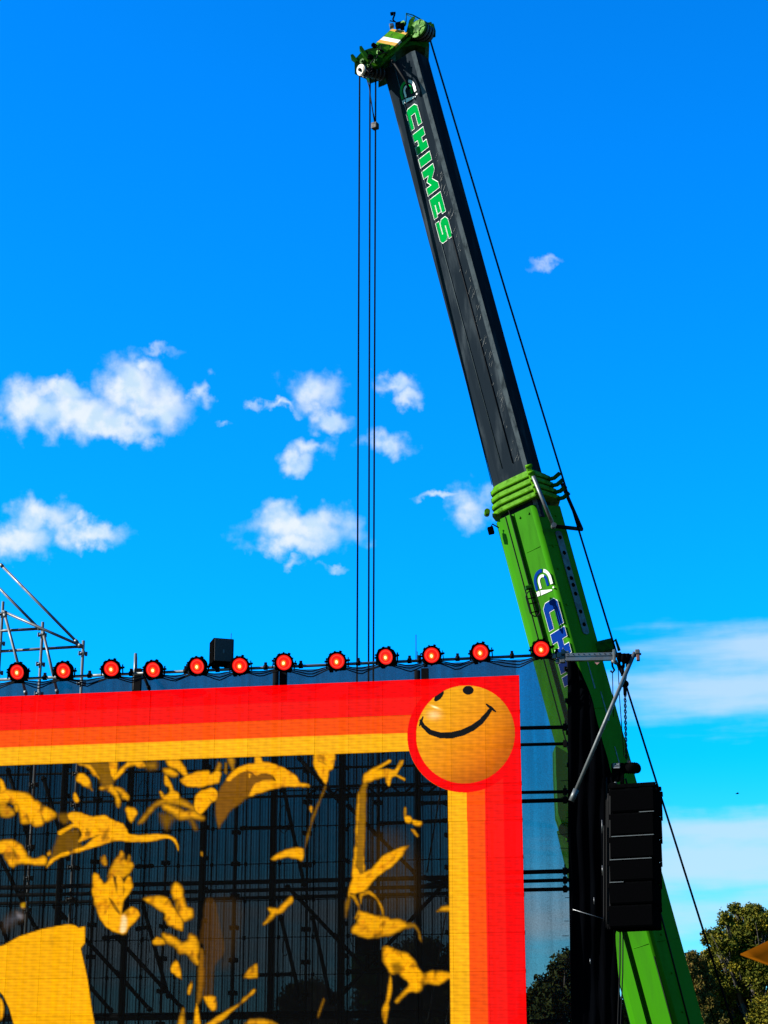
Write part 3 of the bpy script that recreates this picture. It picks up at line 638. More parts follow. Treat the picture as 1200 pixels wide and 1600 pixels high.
def dark_box():
    bm = nb(); c = on(574, 1478, .5); box(bm, c, ST * .15, SN * .12, Vector((0, 0, .14)), bev=.02); tube(bm, c - Vector((0, 0, .12)), c - Vector((0, 0, .34)), .03, 8); box(bm, c + SN * .13, ST * .11, SN * .02, Vector((0, 0, .1)), bev=.01)
    tag(obj('floodlight', bm, M['black']), 'dark unlit floodlight clamped on the braces behind the screen', 'floodlight')
dark_box()

# ------------------------------------------------------------------ nets and drape
def sheet(name, corners, off, m, amp, nx, ny, seed, **kw):
    """corners: (top left, top right, bottom right, bottom left) in pixels"""
    tl, tr, br, bl = [on(*c, off) for c in corners]; bm = nb(); g = []
    for j in range(ny + 1):
        row = []
        for i in range(nx + 1):
            u, v = i / nx, j / ny; p = tl.lerp(tr, u).lerp(bl.lerp(br, u), v)
            n_ = mnoise.noise(Vector((u * nx * .35 + seed, v * 1.3, seed))) + .5 * mnoise.noise(Vector((u * nx * .9 + seed, v * 2.2, seed + 4)))
            row.append(bm.verts.new(p + SN * n_ * amp))
        g.append(row)
    for j in range(ny):
        for i in range(nx): bm.faces.new((g[j][i], g[j + 1][i], g[j + 1][i + 1], g[j][i + 1]))
    o = obj(name, bm, m, smooth=True); return tag(o, **kw)
sheet('wind_net', ((-60, 1070), (888, 1027), (894, 1700), (-60, 1700)), 2.3, M['net'], .03, 60, 14, 1, label='dark blue see-through wind net stretched behind the scaffold, crane boom showing through', cat='net')
sheet('backing_net', ((-60, 1072), (806, 1031), (806, 1700), (-60, 1700)), 2.9, M['net_back'], .04, 50, 12, 5, label='second dark net layer hung behind the led screen only', cat='net')
def drape():
    left = [(1020, 887), (1100, 887), (1300, 887.5), (1450, 890), (1600, 893), (1720, 895)]
    right = [(1020, 891), (1032, 897), (1048, 908), (1068, 916), (1095, 926), (1130, 934), (1170, 945), (1215, 957), (1240, 968), (1300, 968), (1440, 968), (1455, 961), (1520, 966), (1600, 974), (1720, 978)]
    def lx(tab, y):
        for (y0, x0), (y1, x1) in zip(tab, tab[1:]):
            if y <= y1: return x0 + (x1 - x0) * max(0, (y - y0)) / (y1 - y0)
        return tab[-1][1]
    bm = nb(); g = []; nx, ny = 22, 70
    for j in range(ny + 1):
        y = 1020 + 700 * j / ny; row = []
        for i in range(nx + 1):
            u = i / nx; x0, x1 = lx(left, y), lx(right, y); x = x0 + (x1 - x0) * u + (mnoise.noise(Vector((y * .03, 3, 1))) * 1.2 if i == nx else 0)
            f = .022 * math.sin((x - 887) * .36 + 3.2 * mnoise.noise(Vector((y * .006, x * .02, 2)))) + .07 * mnoise.noise(Vector((x * .05, y * .010, 5)))
            row.append(bm.verts.new(on(x, y, .25 - f)))
        g.append(row)
    for j in range(ny):
        for i in range(nx): bm.faces.new((g[j][i], g[j + 1][i], g[j + 1][i + 1], g[j][i + 1]))
    o = obj('stage_drape', bm, M['drape'], smooth=True)
    md = o.modifiers.new('thickness', 'SOLIDIFY'); md.thickness = .006
    tag(o, 'tall black stage drape hanging between the net and the speaker stack', 'drape')
    bm = nb(); tube(bm, on(895, 1421, .05), on(951, 1438, .05), .006, 6); tube(bm, on(951, 1438, .05), on(951, 1446, .05), .008, 6); tag(obj('tie_line', bm, M['alu']), 'thin pale line tied across the black drape', 'line')
drape()

# ------------------------------------------------------------------ pipe, cables and the twelve red lamps
LAMPS = [(27, 1050), (98, 1048), (175, 1045), (239, 1046.5), (306, 1041), (377, 1040), (441, 1035), (527, 1033), (603, 1026), (677, 1023.5), (752, 1019), (848, 1014)]
LABELS = ['leftmost red lamp in the row, near the scaffold corner post', 'red lamp between the second and third bare scaffold posts', 'red lamp just left of the short bare pipe stub', 'red lamp just right of the short bare pipe stub',
          'red lamp left of the black box on the pipe', 'red lamp at the lower right corner of the black box', 'red lamp with a thin whip antenna on its left, over a dark post', 'red lamp left of the hanging crane ropes',
          'red lamp just right of the hanging crane ropes', 'red lamp above the left eye of the smiling disc', 'red lamp above the right part of the smiling disc', 'rightmost red lamp, in front of the green crane boom']
def pipe_run():
    pts = [on(-40, 1064, 0.02), on(884, 1022, .02)]; bm = nb(); tube(bm, *pts, .024, 12)
    root = tag(obj('lamp_pipe', bm, M['steel']), 'long grey steel pipe carrying the row of red lamps', 'pipe')
    for x in (70, 140, 205, 290, 340, 415, 470, 560, 640, 655, 715, 800, 870):
        y = 1062.2 - (x / 884) * 41; bm = nb(); c = on(x, y, .02); tube(bm, c - ST * .03, c + ST * .03, .042, 8); box(bm, c + Vector((0, 0, .05)), ST * .02, SN * .02, Vector((0, 0, .03))); obj('pipe_coupler', bm, M['dark_steel'], root)
    bm = nb()
    for x, h in ((214, 26), (650, 40), (652, 14)): tube(bm, on(x, 1062 - x * .0464, .02), on(x, 1062 - x * .0464 - h, .02), .006, 5)
    obj('whip', bm, M['rubber'], root)
    # dark cables looping from lamp to lamp
    c_root = None
    for k in range(3):
        bm = nb(); pts = []
        for i in range(121):
            x = -40 + 920 * i / 120; y = 1062.2 - (x / 884) * 41
            near = min(abs(x - l[0]) for l in LAMPS); sag = max(0, min(1, (near - 8) / 30))
            pts.append(on(x, y + 3 + k * 1.5 + sag * (5 + 3 * k + 4 * mnoise.noise(Vector((x * .03, k * 7, 0)))), -.03 - .02 * k))
        path(bm, pts, .010, 6)
        o = obj('cable', bm, M['rubber'], c_root)
        if c_root is None: c_root = tag(o, 'bundle of black cables sagging under the lamp pipe', 'cable')
pipe_run()
M['lens'] = glow('red lamp lens', (1, .006, .003), .50)
M['ring'] = glow('bright ring of the lens', (1, .06, .035), .62)
M['core'] = glow('hot filament', (1, .75, .25), 1.2)
M['halo'] = glow('warm centre', (1, .16, .01), .55)
def make_lamp(px, py):
    c = on(px, py, -.16); aim = (SN * 1. + Vector((0, 0, -.36)) + ST * -.02).normalized()
    a = aim.cross(Vector((0, 0, 1))).normalized(); b = a.cross(aim).normalized()
    root = empty('stage_lamp', c - Vector((0, 0, .19)))
    def lathe(prof, n, mi=0):
        bm = nb(); rings = [[bm.verts.new(c + aim * z + (a * math.cos(2 * math.pi * k / n) + b * math.sin(2 * math.pi * k / n)) * r) for k in range(n)] for z, r in prof]
        for A, B in zip(rings, rings[1:]):
            for k in range(n): bm.faces.new((A[k], A[(k + 1) % n], B[(k + 1) % n], B[k])).smooth = True
        if prof[-1][1] < .2 and prof[-1][1] > 0: bm.faces.new(rings[-1])
        return bm
    h = lathe([(-.26, .05), (-.24, .09), (-.12, .13), (-.02, .148), (.035, .152), (.05, .146), (.05, .126), (.0, .118), (-.01, .118)], 28)
    for k in range(11):
        t = 2 * math.pi * (k + .5) / 11; d = a * math.cos(t) + b * math.sin(t); e = aim.cross(d)
        box(h, c + d * .152 + aim * (-.01 if k % 2 else .01), d * (.010 if k % 3 else .018), e * (.020 if k % 2 else .011), aim * .03)
    obj('housing', h, M['black'], root)
    bm = nb(); n = 28; rr = [.0, .118]
    def annulus(z, r0, r1, mat_, nm):
        bm = nb(); A = [bm.verts.new(c + aim * z + (a * math.cos(2 * math.pi * k / n) + b * math.sin(2 * math.pi * k / n)) * r1) for k in range(n)]
        if r0:
            B = [bm.verts.new(c + aim * z + (a * math.cos(2 * math.pi * k / n) + b * math.sin(2 * math.pi * k / n)) * r0) for k in range(n)]
            for k in range(n): bm.faces.new((A[k], A[(k + 1) % n], B[(k + 1) % n], B[k]))
        else: bm.faces.new(A)
        o = obj(nm, bm, mat_, root); return o
    annulus(.0, 0, .119, M['lens'], 'lens'); annulus(.004, .086, .096, M['ring'], 'lens_ring')
    bm = nb(); cc = c + aim * .008 + a * .006 - b * .01
    A = [bm.verts.new(cc + (a * math.cos(k * .3927) * .042 + b * math.sin(k * .3927) * .05)) for k in range(16)]; bm.faces.new(A); obj('glow_spot', bm, M['halo'], root)
    bm = nb(); A = [bm.verts.new(cc + aim * .004 + (a * math.cos(k * .524) * .021 + b * math.sin(k * .524) * .026)) for k in range(12)]; bm.faces.new(A); obj('filament', bm, M['core'], root)
    # yoke and clamp
    q = c - aim * .05
    for s in (-1, 1):
        bm = nb(); box(bm, q + a * s * .172 - Vector((0, 0, .03)), a * .006, aim * .02, Vector((0, 0, .08))); tube(bm, q + a * s * .15, q + a * s * .2, .016, 8); obj('yoke_arm', bm, M['black'], root)
    p = on(px, 1062.2 - (px / 884) * 41, .02); bm = nb(); box(bm, p - ST * .05, ST * .03, SN * .045, Vector((0, 0, .05)), bev=.01); box(bm, p + ST * .13 + SN * .02, ST * .05, SN * .04, Vector((0, 0, .035)), bev=.008); tube(bm, p + SN * .03, q - Vector((0, 0, .09)), .02, 8); tube(bm, p + ST * .16, p + ST * .16 + Vector((0, 0, .1)), .01, 6)
    obj('clamp', bm, M['black'], root)
    return root
lamp0 = make_lamp(*LAMPS[0]); base0 = Vector(lamp0.location)
for k, (x, y) in enumerate(LAMPS):
    if k == 0: o = lamp0
    else:
        o = lamp0.copy(); C.objects.link(o); o.location = on(x, y, -.16) - Vector((0, 0, .19))
        for ch in lamp0.children:
            q = ch.copy(); C.objects.link(q); q.parent = o
    if k: o.rotation_euler = (R(random.uniform(-3, 3)), R(random.uniform(-8, 8)), R(random.uniform(-14, 14)))
    tag(o, LABELS[k], 'stage lamp', 'red lamps along the top pipe')

def sub_box():
    c = on(346, 1020, .1); root = empty('speaker_box', c - Vector((0, 0, .2)), 'black cube speaker box standing on the pipe behind two red lamps', 'speaker')
    y = R(16); a = Vector((math.cos(y), math.sin(y), 0)); b = Vector((math.sin(y), -math.cos(y), 0)); z = Vector((0, 0, 1))
    bm = nb(); box(bm, c, a * .165, b * .165, z * .195, bev=.012); obj('cabinet', bm, M['black'], root)
    bm = nb(); box(bm, c + b * .168, a * .145, b * .004, z * .175, bev=.003); obj('grille', bm, worn('grille cloth', (.012, .012, .014), (.006, .006, .007), .8, 0, 90), root)
    bm = nb(); box(bm, c + b * .175 + z * -.02, a * .012, b * .003, z * .03); obj('badge', bm, M['steel'], root)
    bm = nb(); box(bm, c + a * .168 + z * .06, a * .004, b * .06, z * .03); obj('handle', bm, M['dark_steel'], root)
    bm = nb(); tube(bm, c + a * .15 + z * .195, c + a * .15 + z * .33, .005, 5); obj('antenna', bm, M['rubber'], root)
    bm = nb()
    for s in (-1, 1): box(bm, c - z * .215 + a * .1 * s, a * .03, b * .12, z * .02)
    obj('foot', bm, M['black'], root)
sub_box()

# ------------------------------------------------------------------ the crane
CY = 36.0
CA = (at(640, 126, CY) - at(803.7, 735, CY)).normalized()       # inner boom axis, upwards
CAo = (at(828, 818, CY) - at(1041, 1600, CY)).normalized()      # outer boom axis
CC = Vector((0, -1, 0))
def bframe(ax): b = ax.cross(CC); b = b if b.x > 0 else -b; return b.normalized()
CB, CBo = bframe(CA), bframe(CAo)
crane = empty('mobile_crane', Vector((at(1041, 1600, CY).x + 1.0, CY, 0)), 'green telescopic mobile crane with black lettered inner boom rising behind the stage', 'crane')
PROF = [(-.5, 0.), (-.47, .09), (-.4, .19), (-.3, .28), (.10, .60), (.19, .62), (.28, .50), (.5, .16), (.5, -.15), (.3, -.45), (-.2, -.45), (-.45, -.2)]
def loft(bm, prof, p0, p1, b, w0, w1=None, cap=True, mats=None, seg=1):
    w1 = w1 or w0; n = len(prof); rings = []
    for k in range(seg + 1):
        f = k / seg; p = p0.lerp(p1, f); ww = w0 + (w1 - w0) * f
        rings.append([bm.verts.new(p + b * u * ww + CC * v * ww) for u, v in prof])
    for A, B in zip(rings, rings[1:]):
        for k in range(n):
            f = bm.faces.new((A[k], A[(k + 1) % n], B[(k + 1) % n], B[k])); f.smooth = False
            if mats: f.material_index = mats[k]
    if cap: bm.faces.new(rings[0][::-1]); bm.faces.new(rings[-1])
    return bm
W_IN = .955
def inner(px, py): return at(px, py, CY)
# inner section
I0 = at(803.7, 735, CY) - CA * 1.2; I1 = at(634.5, 105, CY)
bm = loft(nb(), PROF, I0, I1, CB, W_IN * 1.0, W_IN * .985, mats=[0, 0, 0, 0, 1, 0, 0, 0, 0, 0, 0, 0]); bmesh.ops.recalc_face_normals(bm, faces=bm.faces[:])
obj('inner_boom', bm, [M['boom'], M['boom_scuff']], crane)
def facet(p, ax, b, w, k, f, lift=.004):
    """frame on facet k of the profile at axial point p: origin at fraction f across it, direction across, normal"""
    (u0, v0), (u1, v1) = PROF[k], PROF[k + 1]
    q0 = p + b * u0 * w + CC * v0 * w; q1 = p + b * u1 * w + CC * v1 * w
    d = (q1 - q0); n = ax.cross(d).normalized()
    if n.dot(CC) < 0: n = -n
    return q0 + d * f + n * lift, d.normalized(), n, d.length
GLY = {'C': (1., [[(0, .2), (.15, 0), (1, 0), (1, .3), (.36, .3), (.36, .7), (1, .7), (1, 1), (.15, 1), (0, .8)]]),
       'H': (.98, [[(0, 0), (.35, 0), (.35, .33), (.63, .33), (.63, 0), (.98, 0), (.98, 1), (.63, 1), (.63, .67), (.35, .67), (.35, 1), (0, 1)]]),
       'I': (.38, [[(0, 0), (.38, 0), (.38, 1), (0, 1)]]),
       'M': (1.15, [[(0, 0), (.32, 0), (.32, .48), (.575, .2), (.83, .48), (.83, 0), (1.15, 0), (1.15, 1), (.9, 1), (.575, .62), (.25, 1), (0, 1)]]),
       'E': (.92, [[(0, 0), (.92, 0), (.92, .28), (.35, .28), (.35, .37), (.8, .37), (.8, .63), (.35, .63), (.35, .72), (.92, .72), (.92, 1), (0, 1)]]),
       'S': (.98, [[(0, 0), (.83, 0), (.98, .15), (.98, .5), (.84, .64), (.34, .64), (.34, .73), (.98, .73), (.98, 1), (.15, 1), (0, .85), (0, .5), (.14, .36), (.64, .36), (.64, .27), (0, .27)]])}
def curve_mesh(name, loops, place, m, parent, offset=0., lift=0., thick=.002):
    cu = bpy.data.curves.new(name, 'CURVE'); cu.dimensions = '2D'; cu.fill_mode = 'BOTH'; cu.extrude = thick; cu.offset = offset
    for lp in loops:
        sp = cu.splines.new('POLY'); sp.points.add(len(lp) - 1); sp.use_cyclic_u = True
        for k, (x, y) in enumerate(lp): sp.points[k].co = (x, y, 0, 1)
    tmp = bpy.data.objects.new(name, cu); me = bpy.data.meshes.new_from_object(tmp)
    bpy.data.objects.remove(tmp); bpy.data.curves.remove(cu)
    bm = nb(); bm.from_mesh(me); bpy.data.meshes.remove(me)
    for v in bm.verts: v.co = place(v.co.x, v.co.y, v.co.z + lift)
    return obj(name, bm, m, parent)
def emblem(o, rd, up, nrm, s, hue, parent):
    """arch badge: o centre of base, up the arch's own up (back along the reading line), s width"""
    pl = lambda x, y, z: o + rd * x * s + up * y * s + nrm * z
    def arch(r0, r1, a0, a1, leg0, leg1, n=14):
        out = [(r1 * math.cos(a0 + (a1 - a0) * k / n), .55 + r1 * 1.15 * math.sin(a0 + (a1 - a0) * k / n)) for k in range(n + 1)]
        inn = [(r0 * math.cos(a0 + (a1 - a0) * k / n), .55 + r0 * 1.15 * math.sin(a0 + (a1 - a0) * k / n)) for k in range(n + 1)]
        if leg1: out.append((out[-1][0], .24)); inn.append((inn[-1][0], .24))
        if leg0: out.insert(0, (out[0][0], .24)); inn.insert(0, (inn[0][0], .24))
        return out + inn[::-1]
    pi = math.pi
    curve_mesh('badge_arch', [arch(.36, .5, pi * .42, pi, 0, 1)], pl, hue, parent, lift=.003); curve_mesh('badge_arch', [arch(.36, .5, 0, pi * .36, 1, 0)], pl, M['white'], parent, lift=.003)
    curve_mesh('badge_arch', [arch(.16, .27, pi * .3, pi, 0, 1)], pl, M['white'], parent, lift=.003); curve_mesh('badge_arch', [arch(.14, .27, 0, pi * .3, 1, 0)], pl, hue, parent, lift=.003)
    curve_mesh('badge_base', [[(-.5, .17), (-.32, .17), (-.36, -.05), (-.5, -.05)]], pl, M['white'], parent, lift=.003); curve_mesh('badge_base', [[(-.26, .17), (.36, .0), (.36, -.06), (-.3, -.06)]], pl, M['white'], parent, lift=.003)
    curve_mesh('badge_base', [[(.42, .1), (.5, .1), (.5, .02), (.42, .02)]], pl, M['white'], parent, lift=.003)
def lettering(text, start, rd, up, nrm, H, wid, gap, shear, hue, parent, line):
    x = 0.
    for ch in text:
        gw, loops = GLY[ch]
        pl = lambda X, Y, Z, x=x: start + rd * ((x + X * wid) * H - shear * (Y - .5) * H) + up * (Y - .5) * H + nrm * Z
        curve_mesh('letter_outline', loops, lambda X, Y, Z, pl=pl: pl(X, Y, Z), M['white'], parent, offset=line * 1.15, lift=.001, thick=.001)
        curve_mesh('letter', loops, lambda X, Y, Z, pl=pl: pl(X, Y, Z), hue, parent, offset=line * .2, lift=.004, thick=.002)
        x += gw * wid + gap
    return x
def axpt(py, which='in'):
    """axial point of the boom whose centre line passes image row py"""
    if which == 'in': a, b = at(640, 126, CY), at(803.7, 735, CY)
    else: a, b = at(828, 818, CY), at(1041, 1600, CY)
    pa, pb = [project([tuple(q)])[1][0] for q in (a, b)]
    f = (py - pa) / (pb - pa)
    for _ in range(4):
        q = a + (b - a) * f; y = project([tuple(q)])[1][0]; f += (py - y) / (pb - pa)
    return a + (b - a) * f
# CHIMES on the black section, read downwards
q0, across, nrm, fl = facet(axpt(179), CA, CB, W_IN, 3, .32)
lettering('CHIMES', q0, -CA, across, nrm, fl * .60, 1.58, .38, .14, M['letter_green'], crane, .03)
q0, across, nrm, fl = facet(axpt(168), CA, CB, W_IN, 3, .38)
emblem(q0, across, CA, nrm, fl * .80, M['letter_green'], crane)

# ---- outer (base) section with a proud lower shell
PROFO = [(-.5, -.02), (-.485, .07), (-.44, .15), (-.31, .275), (-.285, .28), (-.278, .235), (-.22, .29), (.0, .475), (.03, .487), (.06, .487), (.09, .474), (.5, .13), (.5, -.2), (.3, -.48), (-.2, -.48), (-.46, -.2)]
W_OUT = 1.245
O1 = axpt(806, 'out'); O0 = axpt(1600, 'out') - CAo * 3.4
def outer():
    bm = loft(nb(), PROFO, O0, O1, CBo, W_OUT, W_OUT); bmesh.ops.recalc_face_normals(bm, faces=bm.faces[:])
    for f in bm.faces:
        c = f.calc_center_median() - O1; u = c.dot(CBo) / W_OUT
        if -.02 < u < .12 and f.normal.dot(CC) > .3: f.smooth = True
    o = obj('outer_boom', bm, M['green'], crane)
    me = o.data
    return o
outer()
PROF_BACK = PROF; PROF = PROFO
q0, across, nrm, fl = facet(axpt(949, 'out'), CAo, CBo, W_OUT, 6, .62)
lettering('CHIMES', q0, -CAo, across, nrm, .335, 1.50, .24, .14, M['letter_blue'], crane, .026)
q0, across, nrm, fl = facet(axpt(934, 'out'), CAo, CBo, W_OUT, 6, .56)
emblem(q0, across, CAo, nrm, .40, M['letter_blue'], crane)
# pale slotted rail on the shaded side
q0, across, nrm, fl = facet(axpt(850, 'out'), CAo, CBo, W_OUT, 10, .60, .008)
def rail():
    q1 = facet(axpt(1002, 'out'), CAo, CBo, W_OUT, 10, .60, .008)[0]; d = (q1 - q0).normalized(); ln = (q1 - q0).length
    bm = nb(); pts = [q0 + across * (.085) * math.cos(t) - d * .055 * math.sin(t) for t in [math.pi * k / 8 for k in range(9)]] + [q1 - across * (.085) * math.cos(t) + d * .055 * math.sin(t) for t in [math.pi * k / 8 for k in range(9)]]
    prism(bm, pts, nrm * .012); o = obj('slotted_rail', bm, worn('grey rail', (.10, .11, .10), (.05, .055, .05), .6, 0, 10), crane)
    for f in (.04, .2, .36, .46, .53, .62, .8, .93):
        bm = nb(); disc(bm, q0 + d * ln * f + nrm * .016, nrm, .04, .012, 14); obj('rail_hole', bm, M['black'], o)
rail()
def groove():
    a = facet(axpt(1230, 'out'), CAo, CBo, W_OUT, 10, .58, .004)[0]; b = facet(axpt(1700, 'out'), CAo, CBo, W_OUT, 10, .38, .004)[0]
    bm = nb(); tube(bm, a, b, .018, 6); obj('hose', bm, M['rubber'], crane)
    for k, fr, y0, y1 in ((3, .3, 800, 1700), (2, .55, 806, 1300), (7, .5, 1500, 1700)):
        a = facet(axpt(y0, 'out'), CAo, CBo, W_OUT, k if k < 15 else 3, fr, .01)[0]; b = facet(axpt(y1, 'out'), CAo, CBo, W_OUT, k, fr, .01)[0]
        bm = nb(); tube(bm, a, b, .008, 5); obj('cable', bm, M['rubber'], crane)
    for y0, y1, fr in ((1040, 1090, .35), (1095, 1140, .55), (1180, 1230, .5)):
        a, ac, n_, l_ = facet(axpt(y0, 'out'), CAo, CBo, W_OUT, 10, fr, .003); b = facet(axpt(y1, 'out'), CAo, CBo, W_OUT, 10, fr, .003)[0]
        bm = nb(); prism(bm, [a - ac * .012, a + ac * .012, b + ac * .02, b - ac * .02], n_ * .003); obj('scrape', bm, worn('scraped paint', (.12, .15, .13), (.03, .08, .04), .6, 0, 9), crane)
groove()
def boom_details():
    for y in (868, 1120, 1480):
        for k in (6, 10):
            a, ac, n_, l_ = facet(axpt(y, 'out'), CAo, CBo, W_OUT, k, .05, .002); bm = nb(); tube(bm, a, a + ac * l_ * .9, .006, 5); obj('weld_seam', bm, M['green'], crane)
    for y, k, f in ((815, 6, .2), (815, 6, .8), (822, 10, .3), (822, 10, .7), (870, 10, .25), (905, 10, .2), (960, 10, .15), (1470, 10, .3), (1530, 10, .3), (1590, 10, .3)):
        a, ac, n_, l_ = facet(axpt(y, 'out'), CAo, CBo, W_OUT, k, f, .0); bm = nb(); tube(bm, a, a + n_ * .02, .022, 6); obj('bolt', bm, M['green'], crane)
boom_details()
# small hose loop bracket on the lit side
q0, across, nrm, fl = facet(axpt(944, 'out'), CAo, CBo, W_OUT, 4, .5, .05)
def loop():
    cx = at(833, 944, CY - .62); bm = nb()
    ring = [cx + CBo * (.10 * max(-1, min(1, 1.3 * math.cos(t)))) + CAo * (.25 * math.sin(t)) + CC * .03 for t in [2 * math.pi * k / 28 for k in range(29)]]
    path(bm, ring, .012, 6); o = obj('hose_loop', bm, M['rubber'], crane)
    bm = nb()
    for y in (-.15, .02, .12): box(bm, cx + CAo * y, CBo * .07, CC * .01, CAo * .008)
    tube(bm, cx - CAo * .24, cx + CAo * .3, .012, 6); obj('hose_clip', bm, M['black'], crane)
    bm = nb(); box(bm, cx + CAo * .33, CBo * .06, CC * .05, CAo * .035, bev=.01); obj('hose_bracket', bm, M['deep_green'], crane)
loop()
PROF = PROF_BACK
# ---- collars: four stacked flared rings at the mouth of the outer section
def collars():
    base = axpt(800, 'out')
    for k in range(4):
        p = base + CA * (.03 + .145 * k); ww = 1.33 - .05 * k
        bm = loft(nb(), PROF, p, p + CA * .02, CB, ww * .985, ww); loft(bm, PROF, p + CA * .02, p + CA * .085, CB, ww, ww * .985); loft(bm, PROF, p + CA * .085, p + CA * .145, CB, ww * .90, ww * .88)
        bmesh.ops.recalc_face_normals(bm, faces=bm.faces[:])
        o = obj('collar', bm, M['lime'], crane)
        # lug on the ridge and horn on the shaded corner
        r0 = p + CB * .12 * ww + CC * .62 * ww; bm = nb(); box(bm, r0 + CA * .1 + CC * .03, CB * .05, CC * .04, CA * .085, bev=.012); tube(bm, r0 + CA * .17 - CB * .06 + CC * .05, r0 + CA * .17 + CB * .07 + CC * .05, .035, 10); obj('lug', bm, M['lime'], o)
        e0 = p + CB * .44 * ww + CC * .22 * ww; bm = nb(); path(bm, [e0, e0 + CB * .12 + CA * .0, e0 + CB * .25 + CA * .07], .042, 8); obj('horn', bm, M['deep_green'], o)
    bm = nb(); c = at(767, 829, CY - .2); box(bm, c, CB * .055, CC * .05, CA * .07, bev=.01); path(bm, [c + CA * .05, c + CA * .12 + CB * .06, c + CB * .16 + CA * .02], .014, 6); obj('boom_camera', bm, M['black'], crane)
    bm = nb(); c = at(761, 801, CY - .1); tube(bm, c - CC * .1, c + CC * .1, .055, 12); obj('guide_roller', bm, M['lime'], crane)
    # rope guard: one pale arm, a cross bar, a dark arm
    a, b, c, d = at(833, 744, CY - .95), at(865, 822, CY - .8), at(909, 827, CY - .1), at(878, 756, CY + .1)
    for p, q, r, m in ((a, b, .038, 'alu'), (b, c, .04, 'dark_steel'), (c, d, .036, 'dark_steel')):
        bm = nb(); tube(bm, p, q, r, 8); obj('rope_guard', bm, M[m], crane)
    bm = nb(); tube(bm, b - CC * .05, b + CC * .08, .05, 10); obj('guard_pin', bm, M['steel'], crane)
collars()
# lift cylinder mounting on the underside, seen through the net
bm = nb(); prism(bm, [at(x, y, CY - .35) for x, y in ((868, 1165), (869, 1209), (872, 1270), (886, 1312), (915, 1300), (902, 1185))], Vector((0, .7, 0)))
obj('cylinder_bracket', bm, M['green'], crane)
bm = nb(); tube(bm, at(884, 1296, CY), at(1015, 1850, CY + .2), .17, 16); obj('lift_cylinder', bm, M['deep_green'], crane)
bm = nb(); tube(bm, at(884, 1296, CY - .55), at(884, 1296, CY + .5), .13, 14); obj('cylinder_pin', bm, M['deep_green'], crane)
# turret under the boom foot
bm = nb(); e = Vector((O0.x, CY, 0)); box(bm, e + Vector((.4, 0, 1.0)), Vector((1.6, 0, 0)), Vector((0, 1.2, 0)), Vector((0, 0, .6)), bev=.08); obj('turret', bm, M['green'], crane)
# small rig box on the back of the boom behind the beam
bm = nb(); c = at(944, 1012, CY - .1)
box(bm, c, CBo * .16, CC * .12, CAo * .10, bev=.02); tube(bm, c + CBo * -.15 + CAo * .1, c + CBo * .2 + CAo * .1, .05, 8); path(bm, [c + CBo * .1, c + CBo * .25 + CAo * .1, c + CBo * .26 - CAo * .12], .03, 8); tube(bm, c - CBo * .3 - CAo * .05, c + CBo * .1 - CAo * .03, .05, 8); obj('rope_drum_frame', bm, M['deep_green'], crane)

# ---- boom head
HY = CY - .35
hx = lambda x, y, d=0.: at(530 + x / 6.316, y / 6.316, HY + d)
head = obj('boom_head', prism(nb(), [hx(*p) for p in ((385, 640), (470, 520), (600, 420), (680, 345), (790, 400), (880, 400), (890, 440), (850, 470), (760, 440), (650, 460), (560, 520), (500, 590), (440, 620))], Vector((0, .9, 0))), M['deep_green'], crane)
bm = nb(); prism(bm, [hx(*p, -.05) for p in ((370, 640), (460, 545), (620, 420), (700, 355), (712, 372), (640, 440), (480, 575), (400, 655))], Vector((0, .06, 0))); obj('edge_flange', bm, M['head_green'], head)
STR = [((515, 282), (610, 296), (650, 318), (640, 300), 'white'), ((497, 300), (522, 284), (672, 320), (655, 342), 'yellow'), ((440, 360), (497, 300), (655, 342), (605, 394), 'head_green'), ((402, 392), (440, 360), (605, 394), (578, 424), 'white'), ((372, 415), (402, 392), (578, 424), (548, 452), 'yellow'), ((330, 470), (372, 415), (548, 452), (470, 530), 'head_green')]
for *q, m in STR:
    bm = nb(); pts = [hx(*p, -.02 + (.10 if i in (0, 1) else -.10)) for i, p in enumerate(q)]; prism(bm, pts, Vector((.02, .05, -.02))); obj('cover_plate', bm, M[m], head)
bm = nb(); prism(bm, [hx(*p, .1) for p in ((330, 470), (372, 415), (515, 285), (670, 320), (690, 370), (640, 440), (480, 560), (400, 600))], Vector((0, .6, 0))); obj('head_box', bm, M['head_green'], head)
# upper sheaves
AX = Vector((.62, .75, -.05)).normalized()
c0 = hx(778, 285, -.15)
for k in range(4):
    bm = nb(); c = c0 + AX * .085 * k; disc(bm, c, AX, .205, .05, 30, 0); disc(bm, c + AX * .042, AX, .185, .036, 24, 1); disc(bm, c - AX * .03, AX, .10, .02, 20, 1) if k == 0 else None
    for a_ in range(5) if k == 0 else ():
        t = a_ * 1.2566; d1, d2 = frame(AX); d = d1 * math.cos(t) + d2 * math.sin(t); box(bm, c - AX * .03 + d * .13, d * .06, AX * .012, AX.cross(d) * .018, 0)
    obj('upper_sheave', bm, [M['head_green'] if k == 0 else M['sheave'], M['deep_green'] if k == 0 else M['black']], head)
bm = nb(); prism(bm, [hx(*p, .0) for p in ((660, 320), (690, 200), (720, 165), (750, 160), (720, 250), (740, 330), (800, 400), (740, 420), (680, 400))], Vector((0, .06, 0))); obj('sheave_cheek', bm, M['head_green'], head)
bm = nb(); box(bm, hx(910, 305, .2), CB * .07, CC * .12, CA * .10, bev=.015); box(bm, hx(890, 250, .2), CB * .05, CC * .08, CA * .03, bev=.01); tube(bm, hx(930, 345, 0), hx(930, 345, .3), .04, 10); obj('rope_catcher', bm, M['deep_green'], head)
